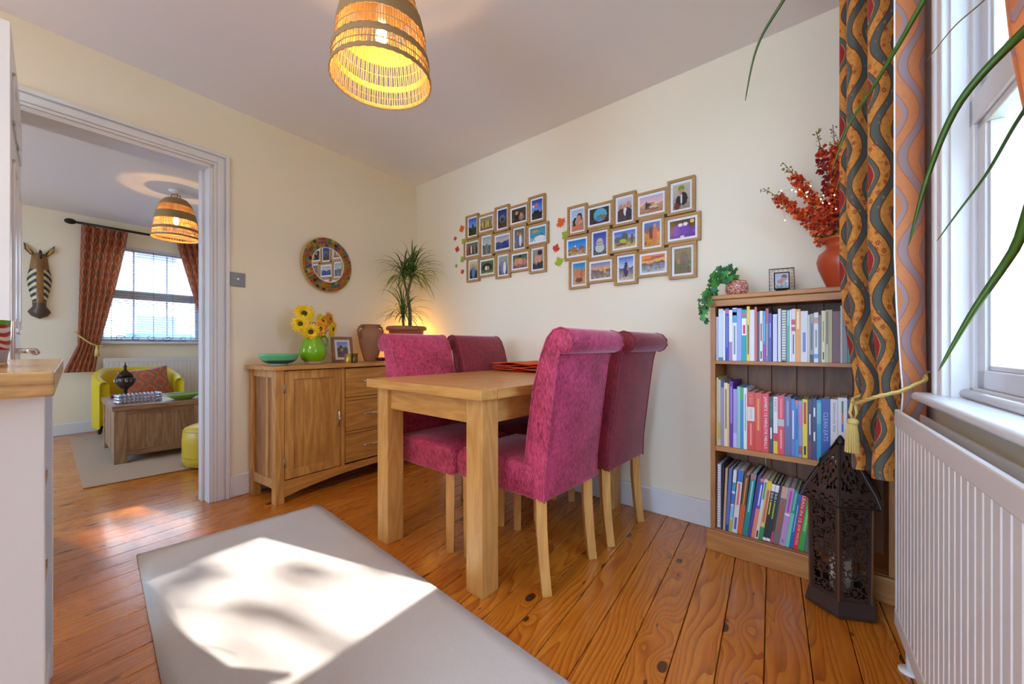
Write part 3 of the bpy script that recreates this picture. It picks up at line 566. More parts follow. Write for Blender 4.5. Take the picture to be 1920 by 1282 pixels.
crown((0.015, 0.045, 0.72), 80, 0.24, 0.38, R(-10), R(82), 7.0, pl, 0.0075); crown((0.0, -0.03, 0.70), 64, 0.22, 0.36, R(-20), R(75), 7.5, pl, 0.0075); crown((0.02, -0.055, 0.39), 60, 0.20, 0.33, R(-10), R(82), 7.0, pl, 0.007)
# little uplighter behind the pot
lp = thing('corner_uplighter', 'small glowing lamp hidden behind the plant pot in the corner', 'lamp', (-2.775, 2.415, ST), 'A')
obj('base', lathe([(0.028,0),(0.030,0.01),(0.014,0.02),(0.012,0.05),(0.018,0.06)], 16), M['iron'], lp, True); obj('bulb', ball(0.018, (0,0,0.08)), glow((1.0,0.66,0.16), 12.0), lp, True)
ld = bpy.data.lights.new('corner_light', 'POINT'); ld.energy = 4.0; ld.color = (1.0, 0.66, 0.14); ld.shadow_soft_size = 0.02
lo = bpy.data.objects.new('corner_light', ld); COL.objects.link(lo); lo.parent = lp; lo.location = (0.0, 0.0, 0.115)

# ------------------------------------------------------------------ mosaic mirror and light switch on the left wall
mr = thing('mosaic_mirror', 'round wall mirror framed in multicoloured glass mosaic', 'mirror', (-2.816, 1.632, 1.531), 'A', R(3.4))
rot = (0, R(90), 0)
obj('backing', xf(lathe([(0.199,0),(0.201,0.004),(0.199,0.012),(0.12,0.012)], 48), rot=rot), M['gold'], mr, True); obj('glass', xf(lathe([(0.126,0.012),(0.126,0.0135),(0.001,0.0135)], 40, False), rot=rot), M['mirror'], mr)
obj('inner_rim', xf(lathe([(0.124,0.012),(0.124,0.016),(0.129,0.016),(0.129,0.012)], 40, False), rot=rot), M['matw'], mr)
pal = [sr(150,106,30)]*7 + [sr(168,124,44)]*4 + [sr(150,80,40), sr(170,60,40), sr(60,96,88), sr(72,118,106), sr(50,34,30), sr(120,60,24), sr(112,76,140), sr(96,110,70), sr(206,90,50), sr(60,84,110), sr(190,160,60)]
tm = {}
rings = [(0.131, 0.151, 34), (0.153, 0.175, 40), (0.177, 0.197, 46)]
for r0, r1, n in rings:
    for k in range(n):
        a0 = 2*math.pi*(k+0.06)/n; a1 = 2*math.pi*(k+0.94)/n
        pts = [(r0*math.cos(a0), r0*math.sin(a0)), (r1*math.cos(a0), r1*math.sin(a0)), (r1*math.cos(a1), r1*math.sin(a1)), (r0*math.cos(a1), r0*math.sin(a1))]
        obj('tile', xf(prismz(pts, 0.011, 0.0155), rot=rot), plain(rn.choice(pal), 0.18), mr)
sw = thing('dimmer_switch', 'brushed steel square dimmer switch plate beside the doorway', 'light switch', (-2.829, 1.052, 1.346), 'A')
obj('plate', box(0, 0.006, -0.043, 0.043, -0.043, 0.043), M['steel'], sw, bevel=0.002); obj('knob', xf(lathe([(0.0095,0.005),(0.0095,0.020),(0.002,0.022)], 18), rot=rot), M['chrome'], sw, True)

# ------------------------------------------------------------------ photo collages on the back wall
PC = dict(P=(0.143, 0.190), L=(0.186, 0.150))
LAY = [('P',-1.333,1.738),('L',-1.180,1.735),('P',-1.014,1.736),('L',-0.856,1.731),('P',-0.692,1.735),
       ('L',-1.338,1.564),('P',-1.176,1.562),('L',-1.014,1.562),('P',-0.851,1.561),('L',-0.687,1.561),
       ('P',-1.322,1.394),('L',-1.171,1.397),('P',-1.005,1.388),('L',-0.845,1.397),('P',-0.685,1.389)]
B1, B2, B3 = sr(44,92,190), sr(120,160,220), sr(190,210,235)
skin, dark, wht = sr(206,140,112), sr(40,34,36), sr(230,226,222)
def SP(*a, **k): return scene_print(*a, **k)
prA = [SP(B1,B2,sr(40,60,40),sr(30,48,26),0.45,[(0.55,0.5,0.12,0.16,sr(40,60,80))],1), SP(sr(150,130,90),sr(160,140,90),sr(190,150,70),sr(110,90,50),0.5,[(0.2+0.15*i,0.45,0.055,0.28,[sr(206,190,60),sr(120,80,110),sr(190,180,80)][i%3]) for i in range(5)],2),
       SP(sr(30,44,110),sr(60,80,140),sr(60,54,50),sr(80,60,44),0.45,[(0.5,0.5,0.3,0.22,sr(110,110,104)),(0.5,0.45,0.18,0.14,sr(40,44,60))],3), SP(sr(60,54,44),sr(70,64,50),sr(90,76,60),sr(60,50,40),0.4,[(0.35,0.45,0.16,0.3,dark),(0.36,0.68,0.1,0.14,skin),(0.68,0.3,0.16,0.24,sr(150,120,100)),(0.68,0.5,0.09,0.13,skin)],4),
       SP(sr(30,50,140),sr(110,150,220),sr(26,30,34),sr(50,50,46),0.42,[(0.45,0.72,0.14,0.1,sr(220,110,120)),(0.15,0.68,0.1,0.08,wht)],5),
       SP(sr(90,110,80),sr(120,120,90),sr(110,90,70),sr(90,80,60),0.5,[(0.15+0.14*i,0.42,0.06,0.34,[sr(206,60,50),dark,wht,sr(60,60,66),sr(150,120,100),dark][i]) for i in range(6)],6), SP(sr(150,160,150),sr(190,196,190),sr(70,84,60),sr(120,110,90),0.5,[(0.5,0.3,0.22,0.3,sr(100,120,130)),(0.5,0.12,0.08,0.12,sr(200,120,60))],7),
       SP(sr(140,150,180),sr(206,186,150),sr(60,80,140),sr(40,54,100),0.55,[(0.7,0.35,0.14,0.2,sr(30,50,140))],8), SP(sr(96,104,80),sr(120,110,100),sr(140,130,120),sr(90,84,80),0.4,[(0.35,0.45,0.14,0.36,sr(90,104,150)),(0.62,0.42,0.13,0.34,wht),(0.35,0.76,0.07,0.08,skin),(0.62,0.72,0.07,0.08,skin)],9), SP(sr(60,130,150),sr(80,160,170),sr(40,120,140),sr(190,210,220),0.5,[(0.65,0.2,0.35,0.2,wht),(0.35,0.75,0.25,0.08,sr(190,150,90))],10),
       SP(sr(220,200,150),sr(150,140,120),sr(60,70,70),sr(40,44,50),0.5,[(0.5,0.35,0.2,0.34,sr(100,130,190)),(0.5,0.7,0.1,0.1,skin)],11), SP(sr(90,120,70),sr(60,80,50),sr(50,44,40),sr(120,130,60),0.4,[(0.5,0.5,0.38,0.32,dark),(0.42,0.42,0.1,0.18,wht),(0.58,0.4,0.1,0.18,sr(180,150,130))],12),
       SP(sr(150,160,150),sr(130,140,140),sr(110,110,120),sr(80,80,90),0.5,[(0.4,0.45,0.18,0.4,sr(120,130,170)),(0.65,0.35,0.15,0.34,wht),(0.42,0.78,0.09,0.09,skin)],13), SP(sr(70,90,50),sr(90,110,60),sr(170,130,110),sr(120,70,60),0.45,[(0.25,0.5,0.14,0.25,skin),(0.52,0.55,0.14,0.3,sr(220,150,120)),(0.8,0.45,0.13,0.25,sr(190,120,100)),(0.52,0.85,0.15,0.12,dark)],14), SP(sr(150,136,120),sr(140,120,104),sr(40,40,46),sr(30,30,34),0.3,[(0.35,0.5,0.16,0.2,skin),(0.68,0.58,0.2,0.26,skin),(0.7,0.82,0.24,0.14,dark)],15)]
prB = [SP(sr(170,190,215),sr(196,206,214),sr(190,160,140),sr(190,110,90),0.5,[(0.66,0.62,0.22,0.2,dark),(0.62,0.55,0.17,0.18,skin),(0.3,0.4,0.17,0.24,dark),(0.42,0.42,0.13,0.16,skin),(0.5,0.12,0.4,0.16,sr(214,120,90))],21), SP(sr(60,50,40),sr(60,52,40),sr(70,56,44),sr(90,50,60),0.4,[(0.55,0.55,0.34,0.42,sr(90,170,196)),(0.6,0.38,0.26,0.16,sr(120,116,100)),(0.48,0.3,0.14,0.1,sr(60,140,180))],22),
       SP(sr(200,200,204),sr(170,176,176),sr(90,70,64),sr(80,60,56),0.55,[(0.22,0.62,0.14,0.14,skin),(0.5,0.6,0.12,0.13,skin),(0.78,0.7,0.14,0.14,skin),(0.25,0.36,0.2,0.2,sr(80,60,60)),(0.55,0.4,0.12,0.18,wht),(0.78,0.3,0.2,0.25,sr(50,54,74))],23), SP(sr(190,170,210),sr(236,190,160),sr(196,150,120),sr(170,120,90),0.55,[(0.3,0.45,0.06,0.24,sr(70,60,70)),(0.4,0.42,0.05,0.2,sr(90,70,70)),(0.6,0.35,0.2,0.05,sr(230,200,170)),(0.65,0.2,0.22,0.05,sr(150,90,70))],24),
       SP(sr(190,180,160),sr(180,170,150),sr(170,150,140),sr(150,130,110),0.4,[(0.5,0.82,0.2,0.12,sr(120,140,40)),(0.5,0.66,0.14,0.12,skin),(0.62,0.4,0.24,0.26,dark),(0.32,0.3,0.16,0.24,dark),(0.5,0.4,0.05,0.2,wht),(0.24,0.12,0.16,0.14,sr(110,50,40))],25),
       SP(sr(10,110,200),sr(60,160,220),sr(150,120,80),sr(180,150,110),0.42,[(0.35,0.46,0.16,0.14,sr(190,100,70)),(0.75,0.46,0.14,0.13,sr(150,90,80)),(0.4,0.6,0.05,0.05,wht)],26), SP(sr(52,70,150),sr(90,110,180),sr(110,116,120),sr(80,84,80),0.35,[(0.5,0.55,0.25,0.2,sr(196,180,176)),(0.5,0.3,0.34,0.2,sr(190,196,196)),(0.5,0.44,0.2,0.02,sr(120,60,50)),(0.5,0.56,0.2,0.02,sr(120,60,50))],27),
       SP(sr(60,100,200),sr(150,170,210),sr(110,120,70),sr(200,170,110),0.5,[(0.5,0.62,0.16,0.28,sr(90,94,84)),(0.2,0.5,0.2,0.2,sr(96,104,110)),(0.42,0.4,0.16,0.12,sr(170,190,50)),(0.85,0.45,0.06,0.32,sr(110,84,60)),(0.35,0.18,0.26,0.06,sr(120,60,60))],28), SP(sr(60,120,200),sr(110,80,60),sr(206,120,50),sr(170,130,60),0.65,[(0.45,0.55,0.14,0.26,sr(80,60,44)),(0.68,0.5,0.14,0.34,sr(206,90,80)),(0.68,0.85,0.08,0.07,skin)],29), SP(sr(60,40,30),sr(90,60,40),sr(96,40,150),sr(80,30,130),0.55,[(0.3,0.45,0.18,0.3,sr(104,50,180)),(0.6,0.45,0.2,0.3,sr(96,44,170)),(0.42,0.72,0.09,0.1,wht),(0.62,0.74,0.09,0.1,wht),(0.88,0.85,0.08,0.1,sr(230,190,80)),(0.5,0.06,0.08,0.05,wht)],30),
       SP(sr(40,120,170),sr(80,160,190),sr(190,130,90),sr(200,150,110),0.7,[(0.4,0.45,0.13,0.26,sr(206,120,80)),(0.68,0.45,0.12,0.26,sr(190,100,70)),(0.5,0.2,0.3,0.12,sr(120,70,50))],31), SP(sr(96,130,190),sr(236,170,90),sr(110,100,100),sr(160,140,120),0.52,[(0.75,0.62,0.05,0.06,sr(255,190,60)),(0.72,0.4,0.05,0.14,sr(230,160,100))],32),
       SP(sr(60,100,190),sr(190,206,230),sr(60,70,110),sr(200,180,150),0.5,[(0.5,0.42,0.16,0.3,sr(60,50,96)),(0.5,0.7,0.09,0.08,dark),(0.62,0.5,0.06,0.1,skin)],33), SP(sr(230,120,60),sr(240,180,110),sr(84,80,80),sr(180,180,190),0.55,[(0.3,0.75,0.3,0.06,sr(206,90,50)),(0.7,0.85,0.3,0.06,sr(150,80,80))],34), SP(sr(140,120,84),sr(120,120,70),sr(90,110,60),sr(120,96,60),0.5,[(0.58,0.58,0.24,0.3,sr(120,104,84)),(0.55,0.25,0.14,0.26,sr(110,92,72)),(0.25,0.5,0.1,0.12,sr(196,110,90))],35)]
def collage(label, dx, dz, prints):
    t = thing('photo_collage', label, 'picture frame', (-1.014+dx, 2.228, 1.56+dz)); gm = {}
    for k, (ty, cx, cz) in enumerate(LAY):
        w, h = PC[ty]; x, z = cx+1.014, cz-1.56; y0 = -0.024 if k % 2 == 0 else -0.020; bw = 0.0145
        f = obj('frame', join(box(x-w/2, x+w/2, y0, -0.002, z-h/2, z-h/2+bw), box(x-w/2, x+w/2, y0, -0.002, z+h/2-bw, z+h/2), box(x-w/2, x-w/2+bw, y0, -0.002, z-h/2+bw, z+h/2-bw), box(x+w/2-bw, x+w/2, y0, -0.002, z-h/2+bw, z+h/2-bw)), M['framew'], t, bevel=0.0015)
        obj('mount', box(x-w/2+bw, x+w/2-bw, -0.012, -0.003, z-h/2+bw, z+h/2-bw), M['matw'], f)
        o = obj('photo', printmesh('photo', w-2*bw-0.026, h-2*bw-0.026, prints[k]), None, f); o.location = (x, -0.0126, z)
    for k, (xx, zz) in enumerate(((-0.245,0.086),(-0.08,0.086),(0.08,0.086),(0.245,0.086),(-0.245,-0.08),(-0.08,-0.08),(0.08,-0.08),(0.245,-0.08))):
        obj('bracket', box(xx-0.012, xx+0.012, -0.010, -0.002, zz-0.022, zz+0.022), M['black'], t)
collage('fifteen-photo oak multi-frame nearer the corner, set higher on the wall', -0.965, 0.144, prA)
collage('larger-looking fifteen-photo oak multi-frame nearer the bookcase', 0, 0, prB)
mp = [(0,-1.0),(0.06,-0.55),(0.42,-0.72),(0.36,-0.48),(0.86,-0.28),(0.70,-0.12),(0.98,0.22),(0.66,0.20),(0.60,0.38),(0.34,0.20),(0.42,0.68),(0.22,0.58),(0,1.0)]
mp = mp + [(-x, z) for x, z in reversed(mp[1:-1])]
def wleaf(x, z, r, rotz, c, label):
    pts = [(px*math.cos(rotz)-pz*math.sin(rotz), px*math.sin(rotz)+pz*math.cos(rotz)) for px, pz in mp]
    o = obj('maple_leaf', prism([(px*r, pz*r) for px, pz in pts], -0.0025, 0), c, None); place(o, (x, 2.2275, z)); tag(o, label, 'leaf decoration', 'paper maple leaves stuck on the wall')
gl_ = plain(sr(160,180,30), 0.6); rl_ = plain(sr(206,52,20), 0.6); ol_ = plain(sr(232,96,24), 0.6)
for a in ((-1.468,1.752,0.042,0.5,ol_,'big orange-red maple leaf on the wall between the two collages, the topmost there'), (-1.433,1.664,0.036,0.9,gl_,'yellow-green leaf tucked behind the left edge of the bookcase-side collage'), (-1.505,1.588,0.034,-0.4,rl_,'small red maple leaf between the two collages'), (-1.482,1.494,0.040,0.3,gl_,'green maple leaf between the two collages, the lowest there'),
          (-2.435,1.895,0.036,0.4,ol_,'orange maple leaf left of the corner collage, the topmost there'), (-2.516,1.829,0.020,0.1,rl_,'tiny red leaf nearest the corner, second from the top'), (-2.414,1.789,0.030,0.8,gl_,'green leaf tucked behind the top left of the corner collage'), (-2.491,1.735,0.030,-0.3,rl_,'red maple leaf left of the corner collage, about halfway up'), (-2.427,1.643,0.032,0.5,gl_,'green maple leaf touching the lower left of the corner collage'), (-2.504,1.599,0.018,0.0,gl_,'tiny round green leaf nearest the corner, low down'), (-2.427,1.541,0.024,0.6,rl_,'small red leaf left of the corner collage, the lowest there')): wleaf(*a)

# ------------------------------------------------------------------ bookcase and books
bc = thing('bookcase', 'pine bookcase with three shelves of books against the wall', 'bookcase', (-0.18, 2.10, 0))
bx = lambda x0,x1,y0,y1,z0,z1: box(x0+0.18, x1+0.18, y0-2.10, y1-2.10, z0, z1)
FYb = 1.989; BYb = 2.206; XL, XR = -0.492, 0.125
obj('side', bx(XL, XL+0.020, FYb, BYb, 0, 1.125), M['pinez'], bc, bevel=0.002); obj('side', bx(XR-0.020, XR, FYb, BYb, 0, 1.125), M['pinez'], bc, bevel=0.002)
obj('top', bx(XL-0.018, XR+0.012, FYb-0.018, BYb, 1.142, 1.162), M['pine'], bc, bevel=0.004); obj('cornice', bx(XL-0.006, XR+0.006, FYb-0.008, FYb+0.012, 1.112, 1.142), M['pine'], bc, bevel=0.003); obj('top_underside', bx(XL+0.02, XR-0.02, FYb+0.012, BYb-0.012, 1.118, 1.142), M['pine'], bc)
for z0, z1 in ((0.851, 0.867), (0.455, 0.478), (0.075, 0.096)): obj('shelf', bx(XL+0.02, XR-0.02, FYb+0.002, BYb-0.012, z0, z1), M['pine'], bc, bevel=0.0015)
obj('plinth', bx(XL-0.016, XR+0.014, FYb-0.016, FYb+0.004, 0, 0.095), M['pine'], bc, bevel=0.004)
nb = 6; bwid = (XR-XL-0.04)/nb
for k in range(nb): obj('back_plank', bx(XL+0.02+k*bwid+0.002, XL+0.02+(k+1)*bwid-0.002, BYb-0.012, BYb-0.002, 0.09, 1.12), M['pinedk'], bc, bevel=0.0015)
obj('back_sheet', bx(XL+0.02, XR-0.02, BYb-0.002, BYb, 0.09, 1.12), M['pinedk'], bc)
def text_mesh(txt, length, height):
    cu = bpy.data.curves.new('t', 'FONT'); cu.body = txt; o = bpy.data.objects.new('t', cu); m = bpy.data.meshes.new_from_object(o); bpy.data.objects.remove(o)
    xs = [v.co.x for v in m.vertices]; ys = [v.co.y for v in m.vertices]
    if not xs: return m
    w = max(xs)-min(xs); h = max(ys)-min(ys); cx = (max(xs)+min(xs))/2; cy = (max(ys)+min(ys))/2
    for v in m.vertices: a = (v.co.x-cx)*length/w; b = (v.co.y-cy)*height/h; v.co = (b, 0, -a)     # runs down the spine
    return m
ORD = ['first','second','third','fourth','fifth','sixth','seventh','eighth','ninth','tenth','eleventh','twelfth','thirteenth','fourteenth','fifteenth','sixteenth','seventeenth','eighteenth','nineteenth','twentieth','twenty-first','twenty-second','twenty-third','twenty-fourth','twenty-fifth','twenty-sixth','twenty-seventh','twenty-eighth','twenty-ninth','thirtieth','thirty-first','thirty-second','thirty-third','thirty-fourth','thirty-fifth','thirty-sixth','thirty-seventh','thirty-eighth']
def book(i, shelf, x0, x1, z, h, dep, c, cname, bands=(), txt=(), tilt=0.0, spiral=False):
    w = x1-x0-0.0008; y = 2.004
    b = thing('book', f'{cname} book, {ORD[i]} from the left on the {shelf} shelf', 'book', (x1-0.0004, y, z), 'B', 0, f'books on the {shelf} shelf')
    b.rotation_euler = (0, tilt, 0)
    t = min(0.003, w*0.2)
    pg = obj('pages', box(-w+t, -t, t+0.001, dep-0.004, 0.004, h-0.004), M['paper'], b)
    cov = plain(c, 0.35)
    if spiral:
        obj('cover', join(box(-w, -w+t, 0.004, dep, 0, h), box(-t, 0, 0.004, dep, 0, h)), cov, b)
        for k in range(int(h/0.011)): obj('wire_ring', tube([(-w*0.5+w*0.55*math.cos(a*0.785), 0.008+0.008*math.sin(a*0.785), 0.008+k*0.011) for a in range(9)], 0.0009, 4, False), M['black'], b)
        return
    co = obj('cover', join(box(-w, 0, 0, t, 0, h), box(-w, -w+t, t, dep, 0, h), box(-t, 0, t, dep, 0, h)), cov, b)
    for f0, f1, bc_ in bands: obj('spine_band', box(-w+0.0002, -0.0002, -0.0004, 0.0002, h*f0, h*f1), plain(bc_, 0.35), co)
    for tx, f0, f1, hw, tc in txt:
        L = (f1-f0)*h
        if tx is None:
            o = obj('title', box(-w/2-w*hw/2, -w/2+w*hw/2, -0.0008, -0.0003, h*f0, h*f1), plain(tc, 0.4), co)
        else:
            o = obj('title', text_mesh(tx, L, w*hw), plain(tc, 0.4), co); o.location = (-w/2, -0.0009, h*(f0+f1)/2)
W_, K_, Y_ = sr(236,232,230), sr(24,20,24), sr(240,206,20)
top = [(-0.473,-0.462,0.200,sr(186,176,190),'pale mauve',(),()), (-0.462,-0.442,0.235,sr(206,208,218),'silvery white',((0,0.06,sr(60,120,160)),),()), (-0.442,-0.434,0.228,W_,'thin white',(),()), (-0.434,-0.419,0.236,sr(36,44,160),'royal blue',((0.9,0.97,sr(206,90,130)),),((None,0.25,0.85,0.18,sr(150,160,220)),)),
 (-0.419,-0.405,0.228,W_,'white and pink',((0,0.37,sr(176,120,170)),),()), (-0.405,-0.387,0.236,sr(232,228,236),'white with a blue sunflower label',((0.72,0.98,sr(70,150,200)),(0.86,0.92,sr(220,170,50))),((None,0.12,0.66,0.4,sr(120,150,150)),)), (-0.387,-0.368,0.233,sr(150,156,214),'lavender blue',(),()),
 (-0.368,-0.349,0.226,sr(0,150,156),'teal',((0.50,0.83,W_),(0.87,0.92,sr(220,60,80))),((None,0.53,0.70,0.5,sr(206,30,80)),)), (-0.349,-0.337,0.240,sr(236,200,10),'bright yellow',(),((None,0.12,0.66,0.35,K_),)), (-0.337,-0.319,0.224,sr(222,214,216),'off-white',(),()), (-0.319,-0.310,0.236,sr(216,84,40),'thin orange',(),()), (-0.310,-0.300,0.214,sr(52,48,72),'thin dark navy',(),()),
 (-0.300,-0.288,0.217,sr(220,214,206),'cream with red title',(),((None,0.40,0.75,0.4,sr(170,40,50)),(None,0.05,0.2,0.4,K_))), (-0.288,-0.278,0.216,sr(20,140,190),'turquoise and purple',((0,0.34,sr(150,30,150)),),((None,0.40,0.9,0.3,sr(120,200,220)),)), (-0.278,-0.267,0.226,sr(130,110,110),'grey with a red head',((0.74,1.0,sr(190,50,70)),),((None,0.10,0.70,0.35,sr(200,140,140)),)), (-0.267,-0.255,0.204,sr(52,60,170),'violet blue',(),((None,0.5,0.8,0.3,sr(140,150,230)),)),
 (-0.252,-0.236,0.200,sr(206,196,222),'pale lilac in a pink cover',((0,1,sr(206,196,222)),),()), (-0.234,-0.223,0.222,sr(222,208,206),'pale pink',(),()), (-0.223,-0.203,0.220,sr(90,100,140),'spiral-bound checked blue',(),()), (-0.203,-0.193,0.214,sr(96,160,130),'sea green',((0.7,1,sr(150,186,170)),),()), (-0.193,-0.187,0.216,W_,'very thin white',(),()),
 (-0.187,-0.173,0.219,sr(222,206,206),'pinkish white with red panels',((0.58,0.66,sr(190,60,50)),(0.70,0.80,sr(190,60,50))),((None,0.15,0.52,0.35,sr(120,100,100)),)), (-0.173,-0.156,0.217,sr(232,150,50),'orange',(),((None,0.62,0.95,0.45,sr(250,220,170)),)), (-0.156,-0.132,0.208,sr(212,206,204),'wide cream',(),((None,0.2,0.58,0.4,sr(120,120,190)),)), (-0.132,-0.126,0.192,sr(206,196,180),'thin beige',(),()), (-0.126,-0.113,0.196,sr(150,140,136),'grey',((0,0.16,sr(60,40,44)),),((None,0.25,0.8,0.3,sr(90,80,80)),)),
 (-0.113,-0.098,0.200,sr(220,212,220),'white with a blue badge',((0.08,0.17,sr(80,150,200)),(0.78,0.9,sr(196,140,120))),((None,0.3,0.65,0.3,sr(120,120,120)),)), (-0.098,-0.089,0.190,sr(120,110,96),'taupe',(),()), (-0.089,-0.076,0.206,sr(222,206,156),'pale yellow',(),((None,0.06,0.2,0.3,K_),(None,0.4,0.8,0.2,sr(120,110,70)))), (-0.076,-0.066,0.208,sr(190,176,130),'sand',(),((None,0.35,0.97,0.45,sr(90,84,60)),)), (-0.066,-0.055,0.208,sr(180,160,96),'khaki',(),()), (-0.055,-0.031,0.202,sr(110,34,26),'wide dark red leather',(),()),
 (-0.031,-0.024,0.222,sr(196,176,150),'thin tan',(),()), (-0.024,-0.010,0.206,sr(120,116,124),'slate grey',(),()), (-0.010,-0.002,0.200,sr(70,120,90),'bottle green',(),()), (-0.002,0.009,0.196,sr(200,60,72),'rose red',(),()), (0.009,0.023,0.190,sr(20,100,190),'bright blue',(),())]
for i, (a, b, h, c, n, bd, tx) in enumerate(top): book(i, 'top', a, b, 0.8672, h, 0.15, c, n, bd, tx, 0, 'spiral' in n)
RD = sr(216,52,40)
mid = [(-0.470,-0.463,0.310,sr(220,186,110),'tall straw yellow',(),()), (-0.463,-0.452,0.300,sr(196,180,160),'tall patterned beige',((0.1,0.35,sr(190,160,60)),),()), (-0.452,-0.439,0.296,sr(150,136,176),'mauve',((0.9,1.0,sr(40,60,130)),),()), (-0.439,-0.423,0.288,sr(232,206,156),'cream',(),((None,0.28,0.9,0.35,sr(130,100,60)),)), (-0.423,-0.417,0.284,sr(216,180,130),'thin buff',(),()), (-0.417,-0.402,0.296,sr(88,28,140),'tall purple',(),((None,0.36,0.92,0.4,sr(170,120,210)),)), (-0.402,-0.386,0.262,sr(160,150,200),'lilac',((0,0.25,sr(190,180,220)),),()), (-0.386,-0.373,0.274,sr(140,196,190),'mint',(),()), (-0.373,-0.361,0.272,sr(60,130,190),'sea blue with a green head',((0.80,1.0,sr(70,170,60)),),()), (-0.361,-0.347,0.270,sr(226,230,224),'white and lime',((0,1,sr(226,230,224)),),((None,0.3,0.9,0.2,sr(90,110,90)),)),
 (-0.347,-0.318,0.254,RD,'wide red with a white panel',((0.50,0.74,sr(226,214,200)),),(('150',0.80,0.95,0.45,sr(240,150,130)),('healthy',0.53,0.71,0.42,sr(190,150,120)),(None,0.08,0.46,0.2,sr(244,150,130)))), (-0.318,-0.291,0.252,sr(214,62,40),'wide vermilion',(),((None,0.35,0.9,0.28,sr(236,150,70)),)), (-0.291,-0.266,0.250,sr(224,50,60),'scarlet',(),(("JAMIE'S 15 MINUTE MEALS",0.06,0.95,0.55,W_),)), (-0.266,-0.250,0.240,sr(46,50,62),'charcoal',((0.6,0.9,sr(40,84,60)),),((None,0.25,0.45,0.35,W_),)), (-0.250,-0.234,0.240,sr(226,220,224),'white, red and yellow',((0,0.22,sr(236,190,40)),(0.22,0.36,sr(200,40,40))),(('PASOS',0.74,0.96,0.55,sr(190,30,50)),)), (-0.234,-0.211,0.246,sr(222,58,72),'coral red with a picture',((0.48,0.60,sr(190,190,180)),),((None,0.62,0.95,0.35,sr(240,130,130)),(None,0.1,0.42,0.25,sr(244,160,150)))),
 (-0.211,-0.188,0.244,sr(92,92,136),'slate violet',(),((None,0.5,0.93,0.35,sr(150,150,190)),)), (-0.188,-0.174,0.236,sr(90,120,190),'cornflower',(),((None,0.3,0.8,0.3,W_),)), (-0.174,-0.163,0.232,sr(60,150,206),'sky blue',((0.92,1,sr(206,110,100)),),((None,0.3,0.85,0.35,sr(30,80,150)),)), (-0.163,-0.150,0.232,sr(140,140,190),'pink and blue picture',((0.55,0.9,sr(200,110,170)),(0.05,0.2,sr(150,70,80))),()), (-0.150,-0.133,0.238,sr(232,206,20),'canary yellow',(),((None,0.58,0.95,0.5,sr(200,60,20)),(None,0.05,0.2,0.45,K_))), (-0.133,-0.118,0.240,sr(60,30,50),'dark plum',((0,0.3,sr(110,30,40)),),((None,0.4,0.75,0.3,W_),)), (-0.118,-0.104,0.244,sr(50,36,100),'deep indigo',(),((None,0.7,0.85,0.4,W_),(None,0.3,0.45,0.4,W_))), (-0.104,-0.089,0.240,sr(30,150,190),'aqua',((0.6,0.95,sr(100,180,190)),),()), (-0.089,-0.061,0.246,sr(40,70,150),'wide navy',(),(('CLEAN EATS',0.32,0.78,0.5,sr(160,190,230)),)), (-0.061,-0.038,0.246,sr(222,214,212),'stone white',((0.10,0.34,sr(214,206,200)),),(('Deliciously Ella',0.48,0.94,0.42,sr(90,100,100)),)), (-0.038,-0.010,0.254,sr(226,220,222),'wide bright white',(),((None,0.77,0.95,0.22,sr(60,130,80)),(None,0.6,0.77,0.22,sr(220,110,70)),(None,0.48,0.6,0.22,sr(70,110,190)))), (-0.010,0.012,0.250,sr(52,40,62),'dark aubergine',(),())]
for i, (a, b, h, c, n, bd, tx) in enumerate(mid): book(i, 'middle', a, b, 0.4782, h, 0.185 if i < 11 else 0.15, c, n, bd, tx)
